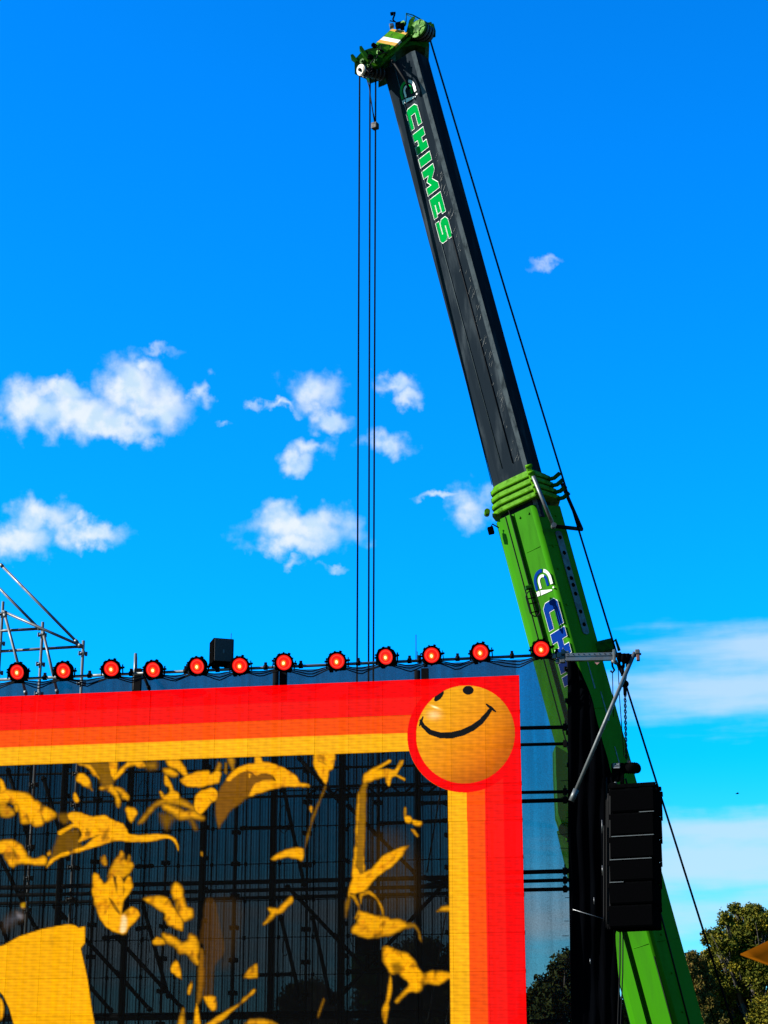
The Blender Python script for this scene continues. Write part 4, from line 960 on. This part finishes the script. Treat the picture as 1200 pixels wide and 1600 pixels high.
bm = nb(); path(bm, [hx(660, 215), hx(662, 130), hx(730, 150, .05), hx(830, 205, .1), hx(900, 242, .15)], .012, 6); path(bm, [hx(662, 140), hx(760, 195, 0), hx(720, 240)], .009, 6); obj('guard_rail', bm, M['deep_green'], head)
bm = nb(); disc(bm, hx(632, 235, -.1), AX, .062, .06, 18); disc(bm, hx(632, 235, -.1) - AX * .04, AX, .03, .03, 14); obj('small_pulley', bm, M['head_green'], head)
# mast, gauge and lamp on top
bm = nb(); path(bm, [hx(545, 215), hx(530, 190), hx(545, 150), hx(550, 125)], .018, 8); tube(bm, hx(508, 132), hx(555, 124), .02, 8); box(bm, hx(520, 136), CB * .03, CC * .03, CA * .025); tube(bm, hx(500, 205), hx(560, 215), .012, 6); obj('wind_gauge', bm, M['black'], head)
bm = nb(); box(bm, hx(590, 250, -.05), CB * .07, CC * .07, CA * .05, bev=.012); box(bm, hx(620, 262, -.1), CB * .04, CC * .06, CA * .06, bev=.01); tube(bm, hx(560, 262, -.1), hx(640, 270, -.1), .03, 8); obj('camera_unit', bm, M['black'], head)
bm = nb(); box(bm, hx(517, 256, -.05), CB * .045, CC * .05, CA * .04, bev=.012); obj('work_lamp', bm, M['alu'], head)
# lower end: brackets, horns, sheaves
bm = nb(); prism(bm, [hx(*p, -.1) for p in ((150, 590), (225, 505), (290, 480), (330, 470), (400, 430), (500, 440), (500, 480), (430, 560), (390, 660), (300, 690), (260, 640), (205, 620))], Vector((0, .55, 0))); obj('sheave_frame', bm, M['deep_green'], head)
bm = nb(); prism(bm, [hx(*p, -.16) for p in ((285, 500), (330, 510), (345, 560), (380, 575), (385, 640), (330, 660), (290, 600))], Vector((0, .05, 0))); prism(bm, [hx(*p, -.18) for p in ((425, 500), (440, 465), (490, 445), (498, 480), (450, 520))], Vector((0, .06, 0))); prism(bm, [hx(*p, -.17) for p in ((205, 590), (240, 560), (285, 590), (290, 640), (250, 660), (215, 635))], Vector((0, .06, 0))); obj('bracket_plate', bm, M['head_green'], head)
bm = nb(); prism(bm, [hx(*p, -.2) for p in ((200, 455), (222, 452), (248, 490), (290, 560), (275, 580), (240, 540), (200, 480))], Vector((0, .1, 0))); prism(bm, [hx(*p, -.15) for p in ((112, 540), (135, 532), (160, 560), (185, 600), (160, 602), (120, 570))], Vector((0, .1, 0))); obj('rope_horn', bm, M['deep_green'], head)
for (x, y, r) in ((235, 610, .055), (345, 450, .05), (395, 520, .045), (310, 560, .05), (365, 610, .04), (330, 690, .04), (300, 655, .035), (420, 505, .03)):
    bm = nb(); disc(bm, hx(x, y, -.2), AX, r, .08, 14); disc(bm, hx(x, y, -.2) - AX * .05, AX, r * .5, .03, 10); obj('pin', bm, random.choice([M['head_green'], M['black'], M['deep_green']]), head)
bm = nb()
for pts in (((380, 480), (400, 530), (450, 520), (480, 525)), ((300, 640), (330, 600), (370, 570), (400, 490)), ((340, 440), (380, 470), (400, 440)), ((270, 690), (300, 720), (330, 690), (320, 650)), ((420, 440), (405, 480), (430, 500))):
    path(bm, [hx(*p, -.24) for p in pts], .012, 5)
obj('hose', bm, M['rubber'], head)
c1 = hx(215, 690, -.15); ax2 = (hx(425, 735, .25) - c1).normalized(); tot = (hx(425, 735, .25) - c1).length
for k in range(6):
    c = c1 + ax2 * tot * (k + .1) / 5.6; bm = nb(); disc(bm, c, ax2, .118 if k == 0 else .135, .045, 26, 0)
    disc(bm, c + ax2 * .045, ax2, .105, .04, 20, 1)
    if k == 0: disc(bm, c - ax2 * .03, ax2, .10, .012, 20, 0); disc(bm, c - ax2 * .04, ax2, .035, .03, 12, 1)
    obj('lower_sheave', bm, [M['cream'] if k == 0 else M['sheave'], M['black']], head)
bm = nb(); tube(bm, c1 - ax2 * .06, c1 + ax2 * (tot + .05), .03, 10); obj('axle', bm, M['dark_steel'], head)

# ---- ropes
def rope(name, pts, r, m='rope', parent=crane, n=6): bm = nb(); path(bm, pts, r, n); return obj(name, bm, M[m], parent)
hk = on(572, 1330, 6.0)
def plumb(px, py, Y, z1): p = at(px, py, Y); return [p, Vector((p.x, p.y, z1))]
for px, py in ((562, 118), (578.2, 122), (587, 124)):
    p = at(px, py, HY); q = Vector((p.x, p.y, 5.2))
    if px > 580: q = Vector((at(582.5, 1030, HY).x, p.y, 5.2))
    rope('hoist_rope', [p, q], .019)
bm = nb(); p = at(574, 1500, HY); p.z = 4.7; box(bm, p + Vector((0, 0, .25)), Vector((.28, 0, 0)), Vector((0, .12, 0)), Vector((0, 0, .3)), bev=.05); path(bm, [p + Vector((0, 0, -.05)), p + Vector((.12, 0, -.2)), p + Vector((0, 0, -.35)), p + Vector((-.12, 0, -.25))], .04, 8); obj('hook_block', bm, M['deep_green'], crane)
rope('hoist_rope', [at(672, 62, CY - .2), at(790, 455, CY - .3), at(960, 1010, CY - .4), at(982.5, 1085, CY - .4), at(1030, 1236, CY - .4), at(1145, 1600, CY - .3), at(1175, 1700, CY - .3)], .020)
rope('signal_cable', [at(605, 130, CY + .45), at(690, 445, CY + .45), at(769, 758, CY + .45)], .008, 'rubber')
q = [facet(axpt(y), CA, CB, W_IN, 3, f, .012)[0] for y, f in ((380, .62), (560, .60), (735, .6))]
rope('signal_cable', q, .009, 'rubber')
rope('signal_cable', [hx(515, 590, -.02), hx(560, 650, -.25), hx(660, 800, -.27), hx(690, 880, -.22)], .028, 'rubber')
q = [facet(axpt(y), CA, CB, W_IN, 3, f, .005)[0] for y, f in ((112, .05), (400, .04), (735, .07))]
rope('weld_seam', q, .008, 'boom_scuff')
w0 = at(586, 197, HY - .05); bm = nb(); box(bm, w0, Vector((.055, -.03, 0)), Vector((.03, .055, 0)), Vector((0, 0, .065)), bev=.012); wt = obj('limit_weight', bm, worn('rusty weight', (.03, .017, .012), (.012, .008, .007), .7, .2, 20), crane)
rope('weight_chain', [at(574, 126, HY - .05), at(577, 136, HY - .05), at(579, 152, HY - .05), at(585, 190, HY - .05)], .012, 'rubber'); rope('weight_chain', [at(579, 155, HY - .03), at(583, 176, HY - .03), at(587, 191, HY - .03)], .009, 'rubber')
bm = nb(); prism(bm, [facet(axpt(y), CA, CB, W_IN, 2, f, .01)[0] for y, f in ((98, .2), (98, .9), (109, .9), (109, .2))], Vector((0, -.02, 0))); obj('blue_plate', bm, mat('dark blue plate', (.012, .03, .05), .4), crane)
# scuff flakes along the ridge of the black boom
for k in range(70):
    y = random.uniform(250, 735); f = .93 - abs(random.gauss(0, .13)); p, ac, n_, l_ = facet(axpt(y), CA, CB, W_IN, 3, f, .003)
    a = random.uniform(.02, .10); b_ = random.uniform(.001, .0028); t = random.gauss(.62, .07); d = (CA * math.cos(t) + ac * math.sin(t)); e = n_.cross(d)
    if k == 0: sbm = nb()
    prism(sbm, [p - d * a, p + e * b_ - d * a * .3, p + d * a + e * b_ * .4, p - e * b_ * .8 + d * a * .2], n_ * .002)
o = obj('scuff', sbm, worn('scraped pale paint', (.10, .12, .12), (.04, .05, .05), .6, 0, 20), crane); o['kind'] = 'stuff'

# ------------------------------------------------------------------ rigging beam, brace, pulleys, hoist and chain
def rigging():
    off = -.15
    a, b = on(884, 1027.5, off), on(958, 1026, off); d = (b - a).normalized(); z = Vector((0, 0, 1))
    root = empty('rigging_beam', a, 'short perforated aluminium beam with pulleys and raking strut above the speaker stack', 'beam')
    bm = nb(); c = (a + b) / 2; hl = (b - a).length / 2
    box(bm, c + z * .035, d * hl, SN * .04, z * .022); box(bm, c - z * .035, d * hl, SN * .04, z * .022); box(bm, c, d * hl * .998, SN * .03, z * .02); obj('beam_rail', bm, M['alu'], root)
    for k in range(9):
        bm = nb(); disc(bm, a + d * hl * 2 * (k + .5) / 9 + SN * .042 + z * .036, SN, .008, .008, 10); obj('beam_hole', bm, M['black'], root)
    # clutter of clamps at the left end
    bm = nb()
    for x, y, s in ((866, 1026, .03), (874, 1024, .035), (880, 1019, .03), (879, 1031, .04), (871, 1034, .025), (886, 1021, .03)): box(bm, on(x, y, -.1), ST * s, SN * s, z * s * 1.2, bev=.008)
    tube(bm, on(858, 1023, -.08), on(888, 1027, -.08), .024, 8); tube(bm, on(880, 1012, -.1), on(880, 1024, -.1), .01, 6); obj('clamp', bm, M['steel'], root)
    bm = nb(); prism(bm, [on(928, 1034, -.17), on(938, 1034, -.17), on(933, 1038.5, -.17)], -SN * .01); obj('pennant', bm, mat('pale red tag', (.35, .14, .13), .8), root)
    # right end
    bm = nb(); tube(bm, on(957, 1025, -.15), on(997, 1024, -.15), .026, 10); obj('cross_tube', bm, M['dark_steel'], root)
    for x, y, r in ((968, 1027, .075), (975, 1029, .08), (981, 1028, .07)):
        bm = nb(); disc(bm, on(x, y, -.2), (ST + SN * .25), r, .05, 20); tube(bm, on(x, y - 4, -.2), on(x - 1, y + 14, -.2), .022, 8); obj('pulley', bm, M['black'], root)
    bm = nb(); box(bm, on(960, 1025, -.18), ST * .02, SN * .05, z * .09, bev=.006); tube(bm, on(956, 1032, -.2), on(964, 1037, -.2), .025, 8); obj('end_plate', bm, M['steel'], root)
    bm = nb(); box(bm, on(996, 1019, -.2), ST * .035, SN * .05, z * .035, bev=.01); tube(bm, on(990, 1022, -.2), on(1002, 1022, -.2), .018, 8); obj('clamp', bm, M['steel'], root)
    bm = nb(); box(bm, on(997, 1027, -.2), ST * .025, SN * .04, z * .055, bev=.008); obj('clamp', bm, M['rust'], root)
    bm = nb(); p, q = on(992, 1019, -.22), on(894, 1249, -.12); tube(bm, p, q, .030, 14); o = obj('raking_strut', bm, M['steel'], root)
    bm = nb(); e = (q - p).normalized(); tube(bm, q - e * .16, q + e * .03, .045, 10); obj('strut_coupler', bm, M['rust'] if False else M['steel'], o)
    # hook lines
    bm = nb(); path(bm, [on(956, 1032, -.1), on(957, 1041, -.1), on(960, 1047, -.1), on(957, 1051, -.1), on(954, 1048, -.1)], .016, 8); tube(bm, on(956, 1025, -.1), on(957, 1042, -.1), .008, 6); obj('hook', bm, M['dark_steel'], root)
    bm = nb(); tube(bm, on(957, 1050, -.1), on(958.5, 1120, -.1), .007, 6); obj('wire', bm, M['rope'], root)
    bm = nb(); path(bm, [on(961, 1030, -.12), on(966, 1045, -.12), on(968, 1090, -.12), on(975, 1182, -.12)], .007, 6); path(bm, [on(962, 1032, -.14), on(971, 1052, -.14)], .018, 6); path(bm, [on(972, 1040, -.14), on(973, 1056, -.14)], .03, 6); obj('wire', bm, M['rope'], root)
    bm = nb(); disc(bm, on(976.5, 1069, -.1), ST * .3 + SN, .055, .05, 18); disc(bm, on(976.5, 1069, -.1) + SN * .03, ST * .3 + SN, .02, .03, 10); tube(bm, on(983, 1034, -.12), on(977, 1068, -.1), .008, 6); obj('pulley', bm, M['black'], root)
rigging()
def link(bm, c, up, side, ln=.028, wd=.016, r=.0055):
    path(bm, [c + up * ln * math.sin(t) + side * wd * math.cos(t) for t in [2 * math.pi * k / 8 for k in range(9)]], r, 4)
def hoist():
    z = Vector((0, 0, 1)); c = on(966, 1201, .05)
    root = empty('chain_hoist', on(965, 1228, .05), 'black electric chain hoist with round motor end above the speaker stack', 'chain hoist')
    bm = nb(); box(bm, c, ST * .10, SN * .09, z * .075, bev=.025)
    for k in range(5): box(bm, c + SN * .093 + z * (.05 - .025 * k), ST * .09, SN * .006, z * .004)
    obj('hoist_body', bm, M['black'], root)
    m0 = on(978, 1200, .05); m1 = on(995, 1201, .0)
    bm = nb(); tube(bm, m0, m1 + SN * .05, .082, 18); tube(bm, m1 + SN * .05, m1 + SN * .09 + ST * .03, .082, 18, .045); obj('motor', bm, M['black'], root)
    bm = nb()
    for k in range(4): q = m0.lerp(m1 + SN * .05, .2 + .2 * k); tube(bm, q - ST * .006, q + ST * .006, .09, 18)
    obj('cooling_fin', bm, M['black'], root)
    bm = nb(); box(bm, on(983, 1191, 0), ST * .03, SN * .03, z * .03, bev=.012); obj('cap', bm, M['rust'], root)
    bm = nb(); box(bm, on(963, 1196, -.06), ST * .055, SN * .004, z * .034); pl = obj('label_plate', bm, mat('dark label', (.012, .012, .013), .5), root)
    # the two letters on the label
    lp = on(963, 1196, -.072); H = .042
    Cg = [[(.1, 0), (.8, 0), (.8, .25), (.3, .25), (.3, .75), (.8, .75), (.8, 1), (.1, 1), (0, .85), (0, .15)]]; Mg = [[(0, 0), (.22, 0), (.22, .55), (.45, .25), (.68, .55), (.68, 0), (.9, 0), (.9, 1), (.7, 1), (.45, .65), (.2, 1), (0, 1)]]
    pale = mat('pale print', (.16, .17, .18), .6)
    for g, dx in ((Cg, -.04), (Mg, .004)): curve_mesh('letter', g, lambda X, Y, Z, dx=dx: lp + ST * (dx + X * H) + z * (Y * H - .008) + SN * Z, pale, pl, thick=.001)
    bm = nb(); box(bm, lp - z * .03, ST * .045, SN * .001, z * .011); obj('label_stripe', bm, pale, pl)
    bm = nb(); box(bm, on(962, 1214, .02), ST * .06, SN * .06, z * .07, bev=.02); box(bm, on(972, 1216, .02), ST * .03, SN * .05, z * .09, bev=.01); tube(bm, on(960, 1214, .0), on(962, 1228, .0), .03, 10); box(bm, on(962, 1222, -.06), ST * .022, SN * .02, z * .03, bev=.006); obj('chain_guide', bm, M['black'], root)
    bm = nb(); tube(bm, on(962, 1222, -.08), on(961, 1250, -.08), .02, 8, .008); obj('bottom_hook', bm, M['steel'], root)
    a, b = on(976.5, 1078, -.1), on(978.5, 1188, .0); d = (b - a); n = int(d.length / .042); u = d.normalized(); s1, s2 = frame(u)
    bm = nb()
    for k in range(n): link(bm, a + u * .042 * k + s1 * .018, u, s1 if k % 2 else s2); link(bm, a + u * (.042 * k + .02) - s1 * .02, u, s2 if k % 2 else s1)
    o = obj('load_chain', bm, M['dark_steel'], root)
    bm = nb(); box(bm, on(976.5, 1080, -.1), ST * .025, SN * .025, z * .06, bev=.01); obj('chain_stop', bm, M['black'], root)
hoist()
def speakers():
    z = Vector((0, 0, 1)); ys = [(1237, 1273), (1274.5, 1309), (1310.5, 1345), (1346.5, 1380), (1381.5, 1416), (1417.5, 1452)]
    off = -.25; ya = R(-20); ax = Vector((math.cos(ya), math.sin(ya), 0)); ay = Vector((-math.sin(ya), math.cos(ya), 0))
    names = ['topmost black speaker cabinet of the hanging stack, under the hoist', 'second black speaker cabinet from the top of the hanging stack', 'third black speaker cabinet from the top of the hanging stack', 'fourth black speaker cabinet from the top, third one above the bottom', 'black speaker cabinet just above the lowest one of the stack', 'lowest black speaker cabinet of the hanging stack, above the lit green boom']
    gm = worn('speaker grille', (.0016, .0016, .002), (.001, .001, .001), .8, 0, 120, spec=0)
    for k, (y0, y1) in enumerate(ys):
        tilt = R(-.4 * k); p = on(994.5 - k * .4, (y0 + y1) / 2, off); h = (on(994, y0, off) - on(994, y1, off)).z / 2
        root = empty('speaker_cabinet', p - z * h, names[k], 'speaker', 'speaker cabinets hanging in a stack')
        bm = nb(); pts = [p + ax * sx * .325 + ay * sy * .28 for sx, sy in ((-1, 1), (1, 1), (.98, -1), (-.98, -1))]; prism(bm, [q - z * h for q in pts], z * 2 * h)
        bmesh.ops.bevel(bm, geom=bm.edges[:], offset=.010, segments=2, affect='EDGES'); obj('cabinet', bm, M['black'], root)
        bm = nb(); box(bm, p - ay * .284, ax * .315, ay * .006, z * (h - .022), bev=.003); obj('grille', bm, gm, root)
        for s in (-1, 1):
            bm = nb(); box(bm, p + ax * s * .347 - ay * .18 + z * (h - .03), ax * .012, ay * .03, z * .035); box(bm, p + ax * s * .347 + ay * .16 + z * (h - .03), ax * .012, ay * .03, z * .035); tube(bm, p + ax * s * .35 - ay * .18 + z * (h - .015) - ax * .015, p + ax * s * .35 - ay * .18 + z * (h - .015) + ax * .02, .010, 6); obj('rigging_plate', bm, M['black'], root)
        if 0 < k < 5:
            f = {1: (.35, .98), 2: (-.85, .98), 3: (-.9, .9), 4: (-.9, -.3)}[k]
            bm = nb(); a, b = p + ax * .34 * f[0] - ay * .286 + z * (h + .002), p + ax * .34 * f[1] - ay * .286 + z * (h + .002); box(bm, (a + b) / 2, (b - a) / 2, ay * .010, z * .005); obj('edge_glint', bm, M['steel'], root)  # pale strip imitates light caught along the cabinet's top edge
    p = on(992, 1231, off); bm = nb()
    for s in (-1, 1): box(bm, p + ay * .2 * s, ax * .35, ay * .025, z * .03, bev=.006)
    for s in (-1, 0, 1): box(bm, p + ax * .3 * s, ax * .02, ay * .2, z * .025)
    box(bm, p + z * .0, ax * .35, ay * .01, z * .035); box(bm, on(958, 1233, off), ax * .05, ay * .03, z * .09, bev=.01)
    tag(obj('flying_frame', bm, M['black']), 'black steel frame joining the hoist to the speaker stack', 'frame')
    # the dark folded cable and side hardware left of the stack
    bm = nb()
    for k, (x, y0, y1) in enumerate(((948, 1215, 1450), (951, 1240, 1452), (944, 1290, 1440), (954, 1228, 1452))):
        path(bm, [on(x + 2.5 * mnoise.noise(Vector((y0 + i * 9, k, 0))), y0 + (y1 - y0) * i / 16, -.02 - .03 * k) for i in range(17)], .014 + .006 * (k % 2), 6)
    tag(obj('speaker_cable', bm, M['rubber']), 'black cables running down beside the speaker stack', 'cable')
    bm = nb()
    for x, w in ((969, .012), (973.5, .010)): path(bm, [on(x, 1452, -.2), on(x - .5, 1520, -.2), on(x - 4, 1610, -.15), on(x - 6, 1700, -.1)], w, 6)
    tag(obj('hanging_cable', bm, M['rubber']), 'pair of black cables hanging below the speaker stack in front of the green boom', 'cable')
    bm = nb()
    for x, y0, y1 in ((940.5, 1281, 1302), (941, 1352, 1368), (928, 1402, 1413), (922, 1498, 1506)): tube(bm, on(x, y0, .02), on(x + .5, y1, .02), .006, 5)
    tag(obj('drape_clip', bm, M['alu']), 'few small pale clips on the black drape', 'clip')
speakers()

# ------------------------------------------------------------------ trees
def leaf_material(name, a, b, c):
    m = bpy.data.materials.new(name); m.use_nodes = True; t = m.node_tree; bs = t.nodes['Principled BSDF']
    at_ = N(t, 'ShaderNodeAttribute', attribute_name='tone'); r = N(t, 'ShaderNodeValToRGB'); L(t, at_.outputs['Fac'], r.inputs[0])
    r.color_ramp.elements[0].color = (*a, 1); r.color_ramp.elements[1].color = (*c, 1); e = r.color_ramp.elements.new(.55); e.color = (*b, 1)
    L(t, r.outputs[0], bs.inputs['Base Color']); bs.inputs['Roughness'].default_value = .6; bs.inputs['Specular IOR Level'].default_value = .02
    return m
LEAF = leaf_material('olive leaves', (.014, .022, .003), (.050, .050, .005), (.15, .105, .006))
LEAF2 = leaf_material('dark leaves', (.010, .016, .006), (.022, .030, .008), (.04, .045, .012))
BARK = worn('bark', (.035, .026, .018), (.015, .012, .009), .9, 0, 12, (1, 1, .2), bump=.5)
def tree(name, label, base, height, clumps, n_leaf, leaf, m, seed, group=None):
    rg = np.random.default_rng(seed); rnd = random.Random(seed)
    root = empty(name, base, label, 'tree', group)
    bm = nb(); top = Vector(base) + Vector((0, 0, height * .72)); r0 = height * .028
    tube(bm, base, Vector(base).lerp(top, .45), r0, 12, r0 * .72); tube(bm, Vector(base).lerp(top, .45), top, r0 * .72, 10, r0 * .25); obj('trunk', bm, BARK, root)
    bm = nb()
    for (c, r) in clumps:
        c = Vector(c); s = Vector(base).lerp(top, min(.95, max(.3, (c.z - base[2]) / height * .85))); mid = s.lerp(c, .55) + Vector((0, 0, -.1 * height * .2))
        tube(bm, s, mid, r0 * .38, 7, r0 * .25); tube(bm, mid, c, r0 * .25, 6, r0 * .08)
        for _ in range(6): tube(bm, mid.lerp(c, rnd.uniform(.3, 1)), c + Vector([rnd.gauss(0, r * .5) for _ in range(3)]), r0 * .09, 4, r0 * .03)
    obj('limb', bm, BARK, root)
    sub = []
    for (c, r) in clumps:
        for _ in range(7):
            d = Vector([rnd.gauss(0, 1) for _ in range(3)]).normalized(); sub.append((tuple(Vector(c) + d * r * rnd.uniform(.8, 1.15)), r * rnd.uniform(.16, .34)))
    clumps = [(c, r * .88) for c, r in clumps] + sub
    tot = sum(r ** 2 for _, r in clumps); V = []; T = []
    for (c, r) in clumps:
        n = int(n_leaf * r ** 2 / tot / 9); 
        d = rg.normal(size=(n, 3)); d /= np.linalg.norm(d, axis=1)[:, None]; rad = r * (rg.random(n) ** .38)[:, None]
        lump = np.array([1 + .45 * mnoise.noise(Vector(tuple(x * 1.9)) + Vector((c[0], c[2], seed))) for x in d])[:, None]
        P0 = np.array(c)[None] + d * rad * lump * np.array((1, 1, .85)); tone0 = rg.normal(0, .12, n) + rg.normal(0, .08)
        for _ in range(9):                                       # a sprig of nine leaves
            P1 = P0 + rg.normal(0, leaf * .95, (n, 3)); a = rg.normal(size=(n, 3)); a /= np.linalg.norm(a, axis=1)[:, None]; b = np.cross(a, rg.normal(size=(n, 3))); b /= np.linalg.norm(b, axis=1)[:, None]
            sz = leaf * rg.uniform(.6, 1.25, (n, 1))
            V.append(np.stack([P1 - a * sz, P1 + b * sz * .42, P1 + a * sz, P1 - b * sz * .42], 1)); T.append(np.clip(.45 + tone0 + rg.normal(0, .16, n), 0, 1))
    V = np.concatenate(V).reshape(-1, 3) - np.array(base)[None]; T = np.repeat(np.concatenate(T), 4); k = len(V) // 4
    me = bpy.data.meshes.new('crown'); me.vertices.add(len(V)); me.vertices.foreach_set('co', V.astype(np.float32).ravel())
    me.loops.add(4 * k); me.loops.foreach_set('vertex_index', np.arange(4 * k, dtype=np.int32)); me.polygons.add(k)
    me.polygons.foreach_set('loop_start', np.arange(0, 4 * k, 4, dtype=np.int32)); me.polygons.foreach_set('loop_total', np.full(k, 4, dtype=np.int32))
    at2 = me.attributes.new('tone', 'FLOAT', 'POINT'); at2.data.foreach_set('value', T.astype(np.float32))
    me.update(); me.validate(); me.materials.append(m)
    o = bpy.data.objects.new('crown', me); C.objects.link(o); o.parent = root
    return root
def clumps_px(lst, Y, sp):
    out = []
    for k, (x, y, r) in enumerate(lst):
        yy = Y + sp * math.sin(k * 2.4); out.append((tuple(at(x, y, yy)), r / (F / (yy * 1.0))))
    return out
Y1 = 52
big = [(1172, 1424, 14), (1150, 1420, 9), (1190, 1440, 20), (1150, 1448, 20), (1135, 1436, 11), (1175, 1465, 28), (1210, 1450, 24), (1130, 1476, 22), (1112, 1464, 14), (1150, 1500, 32), (1190, 1510, 40), (1115, 1505, 22), (1230, 1500, 45), (1130, 1545, 34), (1165, 1570, 40), (1215, 1580, 45), (1150, 1620, 45), (1110, 1580, 26), (1200, 1650, 60), (1250, 1600, 60), (1120, 1650, 40), (1165, 1720, 60)]
tree('oak_tree', 'large olive green tree with ragged top behind the orange canopy', tuple(Vector((at(1190, 1600, Y1).x, Y1, 0))), 8.6, clumps_px(big, Y1, 1.0), 230000, .046, LEAF, 11)
low = [(1078, 1497, 10), (1090, 1510, 14), (1075, 1525, 16), (1098, 1535, 18), (1080, 1560, 20), (1100, 1580, 22), (1078, 1600, 24), (1105, 1620, 28), (1060, 1560, 18), (1050, 1610, 30), (1090, 1660, 40)]
tree('small_tree', 'lower rusty tipped tree between the green boom and the taller tree', tuple(Vector((at(1085, 1600, 49).x, 49, 0))), 6.4, clumps_px(low, 49, .6), 85000, .044, leaf_material('rusty olive leaves', (.016, .022, .005), (.052, .042, .008), (.14, .065, .018)), 12)
for k, (px, Y, lst, lab) in enumerate(((872, 55, [(968, 1575, 14), (975, 1600, 22), (884, 1500, 12), (872, 1515, 12), (880, 1535, 20), (857, 1540, 14), (840, 1555, 16), (865, 1565, 26), (832, 1570, 18), (885, 1580, 24), (845, 1600, 30), (880, 1640, 40), (820, 1640, 40)], 'dark tree seen through the net right of the screen'),
      (640, 58, [(640, 1490, 22), (670, 1480, 20), (620, 1510, 24), (690, 1510, 26), (655, 1530, 34), (600, 1540, 28), (575, 1560, 26), (700, 1560, 36), (640, 1590, 50), (590, 1610, 40), (680, 1640, 50)], 'dark tree seen through the right half of the screen'),
      (480, 58, [(470, 1552, 14), (490, 1548, 16), (455, 1562, 14), (510, 1562, 16), (480, 1580, 24), (450, 1600, 24), (520, 1600, 26), (490, 1640, 40)], 'small dark bush like tree low behind the middle of the screen'))):
    tree('park_tree', lab, tuple(Vector((at(px, 1600, Y).x, Y, 0))), 7.0, clumps_px(lst, Y, .8), 26000, .08, LEAF2, 20 + k, 'trees behind the stage')

# ------------------------------------------------------------------ orange canopy and bird
def canopy():
    Y = 20.0; z = Vector((0, 0, 1)); tip = at(1158, 1491, Y); top = at(1235, 1454, Y + 1.0); far = at(1290, 1478, Y + 2.2); near = at(1262, 1530, Y - .6)
    root = empty('canopy_tent', Vector((at(1262, 1530, Y).x, Y, 0)), 'pointed corner of an orange brown canopy in front of the tree', 'canopy')
    bm = nb(); 
    def panel(a, b, c, m='orange_cloth'):
        bm = nb(); n = 8; rows = []
        for i in range(n + 1):
            row = []
            for j in range(i + 1):
                u = i / n; v = j / max(i, 1); p = a.lerp(b.lerp(c, v), u); row.append(bm.verts.new(p - z * .05 * math.sin(math.pi * u) * math.sin(math.pi * v) * (1 if i else 0)))
            rows.append(row)
        for i in range(n):
            for j in range(i + 1):
                bm.faces.new((rows[i][j], rows[i + 1][j], rows[i + 1][j + 1]))
                if j < i: bm.faces.new((rows[i][j], rows[i + 1][j + 1], rows[i][j + 1]))
        o = obj('cloth_panel', bm, M[m], root, smooth=True); md = o.modifiers.new('thickness', 'SOLIDIFY'); md.thickness = .008
    panel(tip, top, near); panel(tip, far, top)
    bm = nb(); path(bm, [tip, near], .012, 6); obj('hem', bm, M['orange_cloth'], root)
    bm = nb(); tube(bm, Vector((near.x, near.y, 0)), near, .03, 10); obj('pole', bm, M['steel'], root)
    bm = nb(); tube(bm, Vector((top.x, top.y, 0)), top, .03, 10); obj('pole', bm, M['steel'], root)
canopy()
def bird():
    c = at(1152, 1240, 175); bm = nb(); a = Vector((1, 0, 0)); z = Vector((0, 0, 1)); y = Vector((0, 1, 0))
    prof = [(-.17, .01), (-.1, .035), (0, .05), (.08, .04), (.13, .028), (.17, .006)]; rings = [[bm.verts.new(c + a * x + (y * math.cos(t) + z * math.sin(t)) * r) for t in [k * math.pi / 4 for k in range(8)]] for x, r in prof]
    for A, B in zip(rings, rings[1:]):
        for k in range(8): bm.faces.new((A[k], A[(k + 1) % 8], B[(k + 1) % 8], B[k]))
    bm.faces.new(rings[0]); bm.faces.new(rings[-1][::-1])
    root = empty('bird', c - z * .1, 'tiny dark bird flying in the sky right of the speaker stack', 'bird'); obj('body', bm, M['black'], root)
    for s in (-1, 1):
        bm = nb(); prism(bm, [c + a * .06, c + a * .08 + y * s * .2 + z * .06, c - a * .02 + y * s * .42 + z * .02, c - a * .04 + y * s * .2 + z * .05, c - a * .06], z * .012); obj('wing', bm, M['black'], root)
bird()
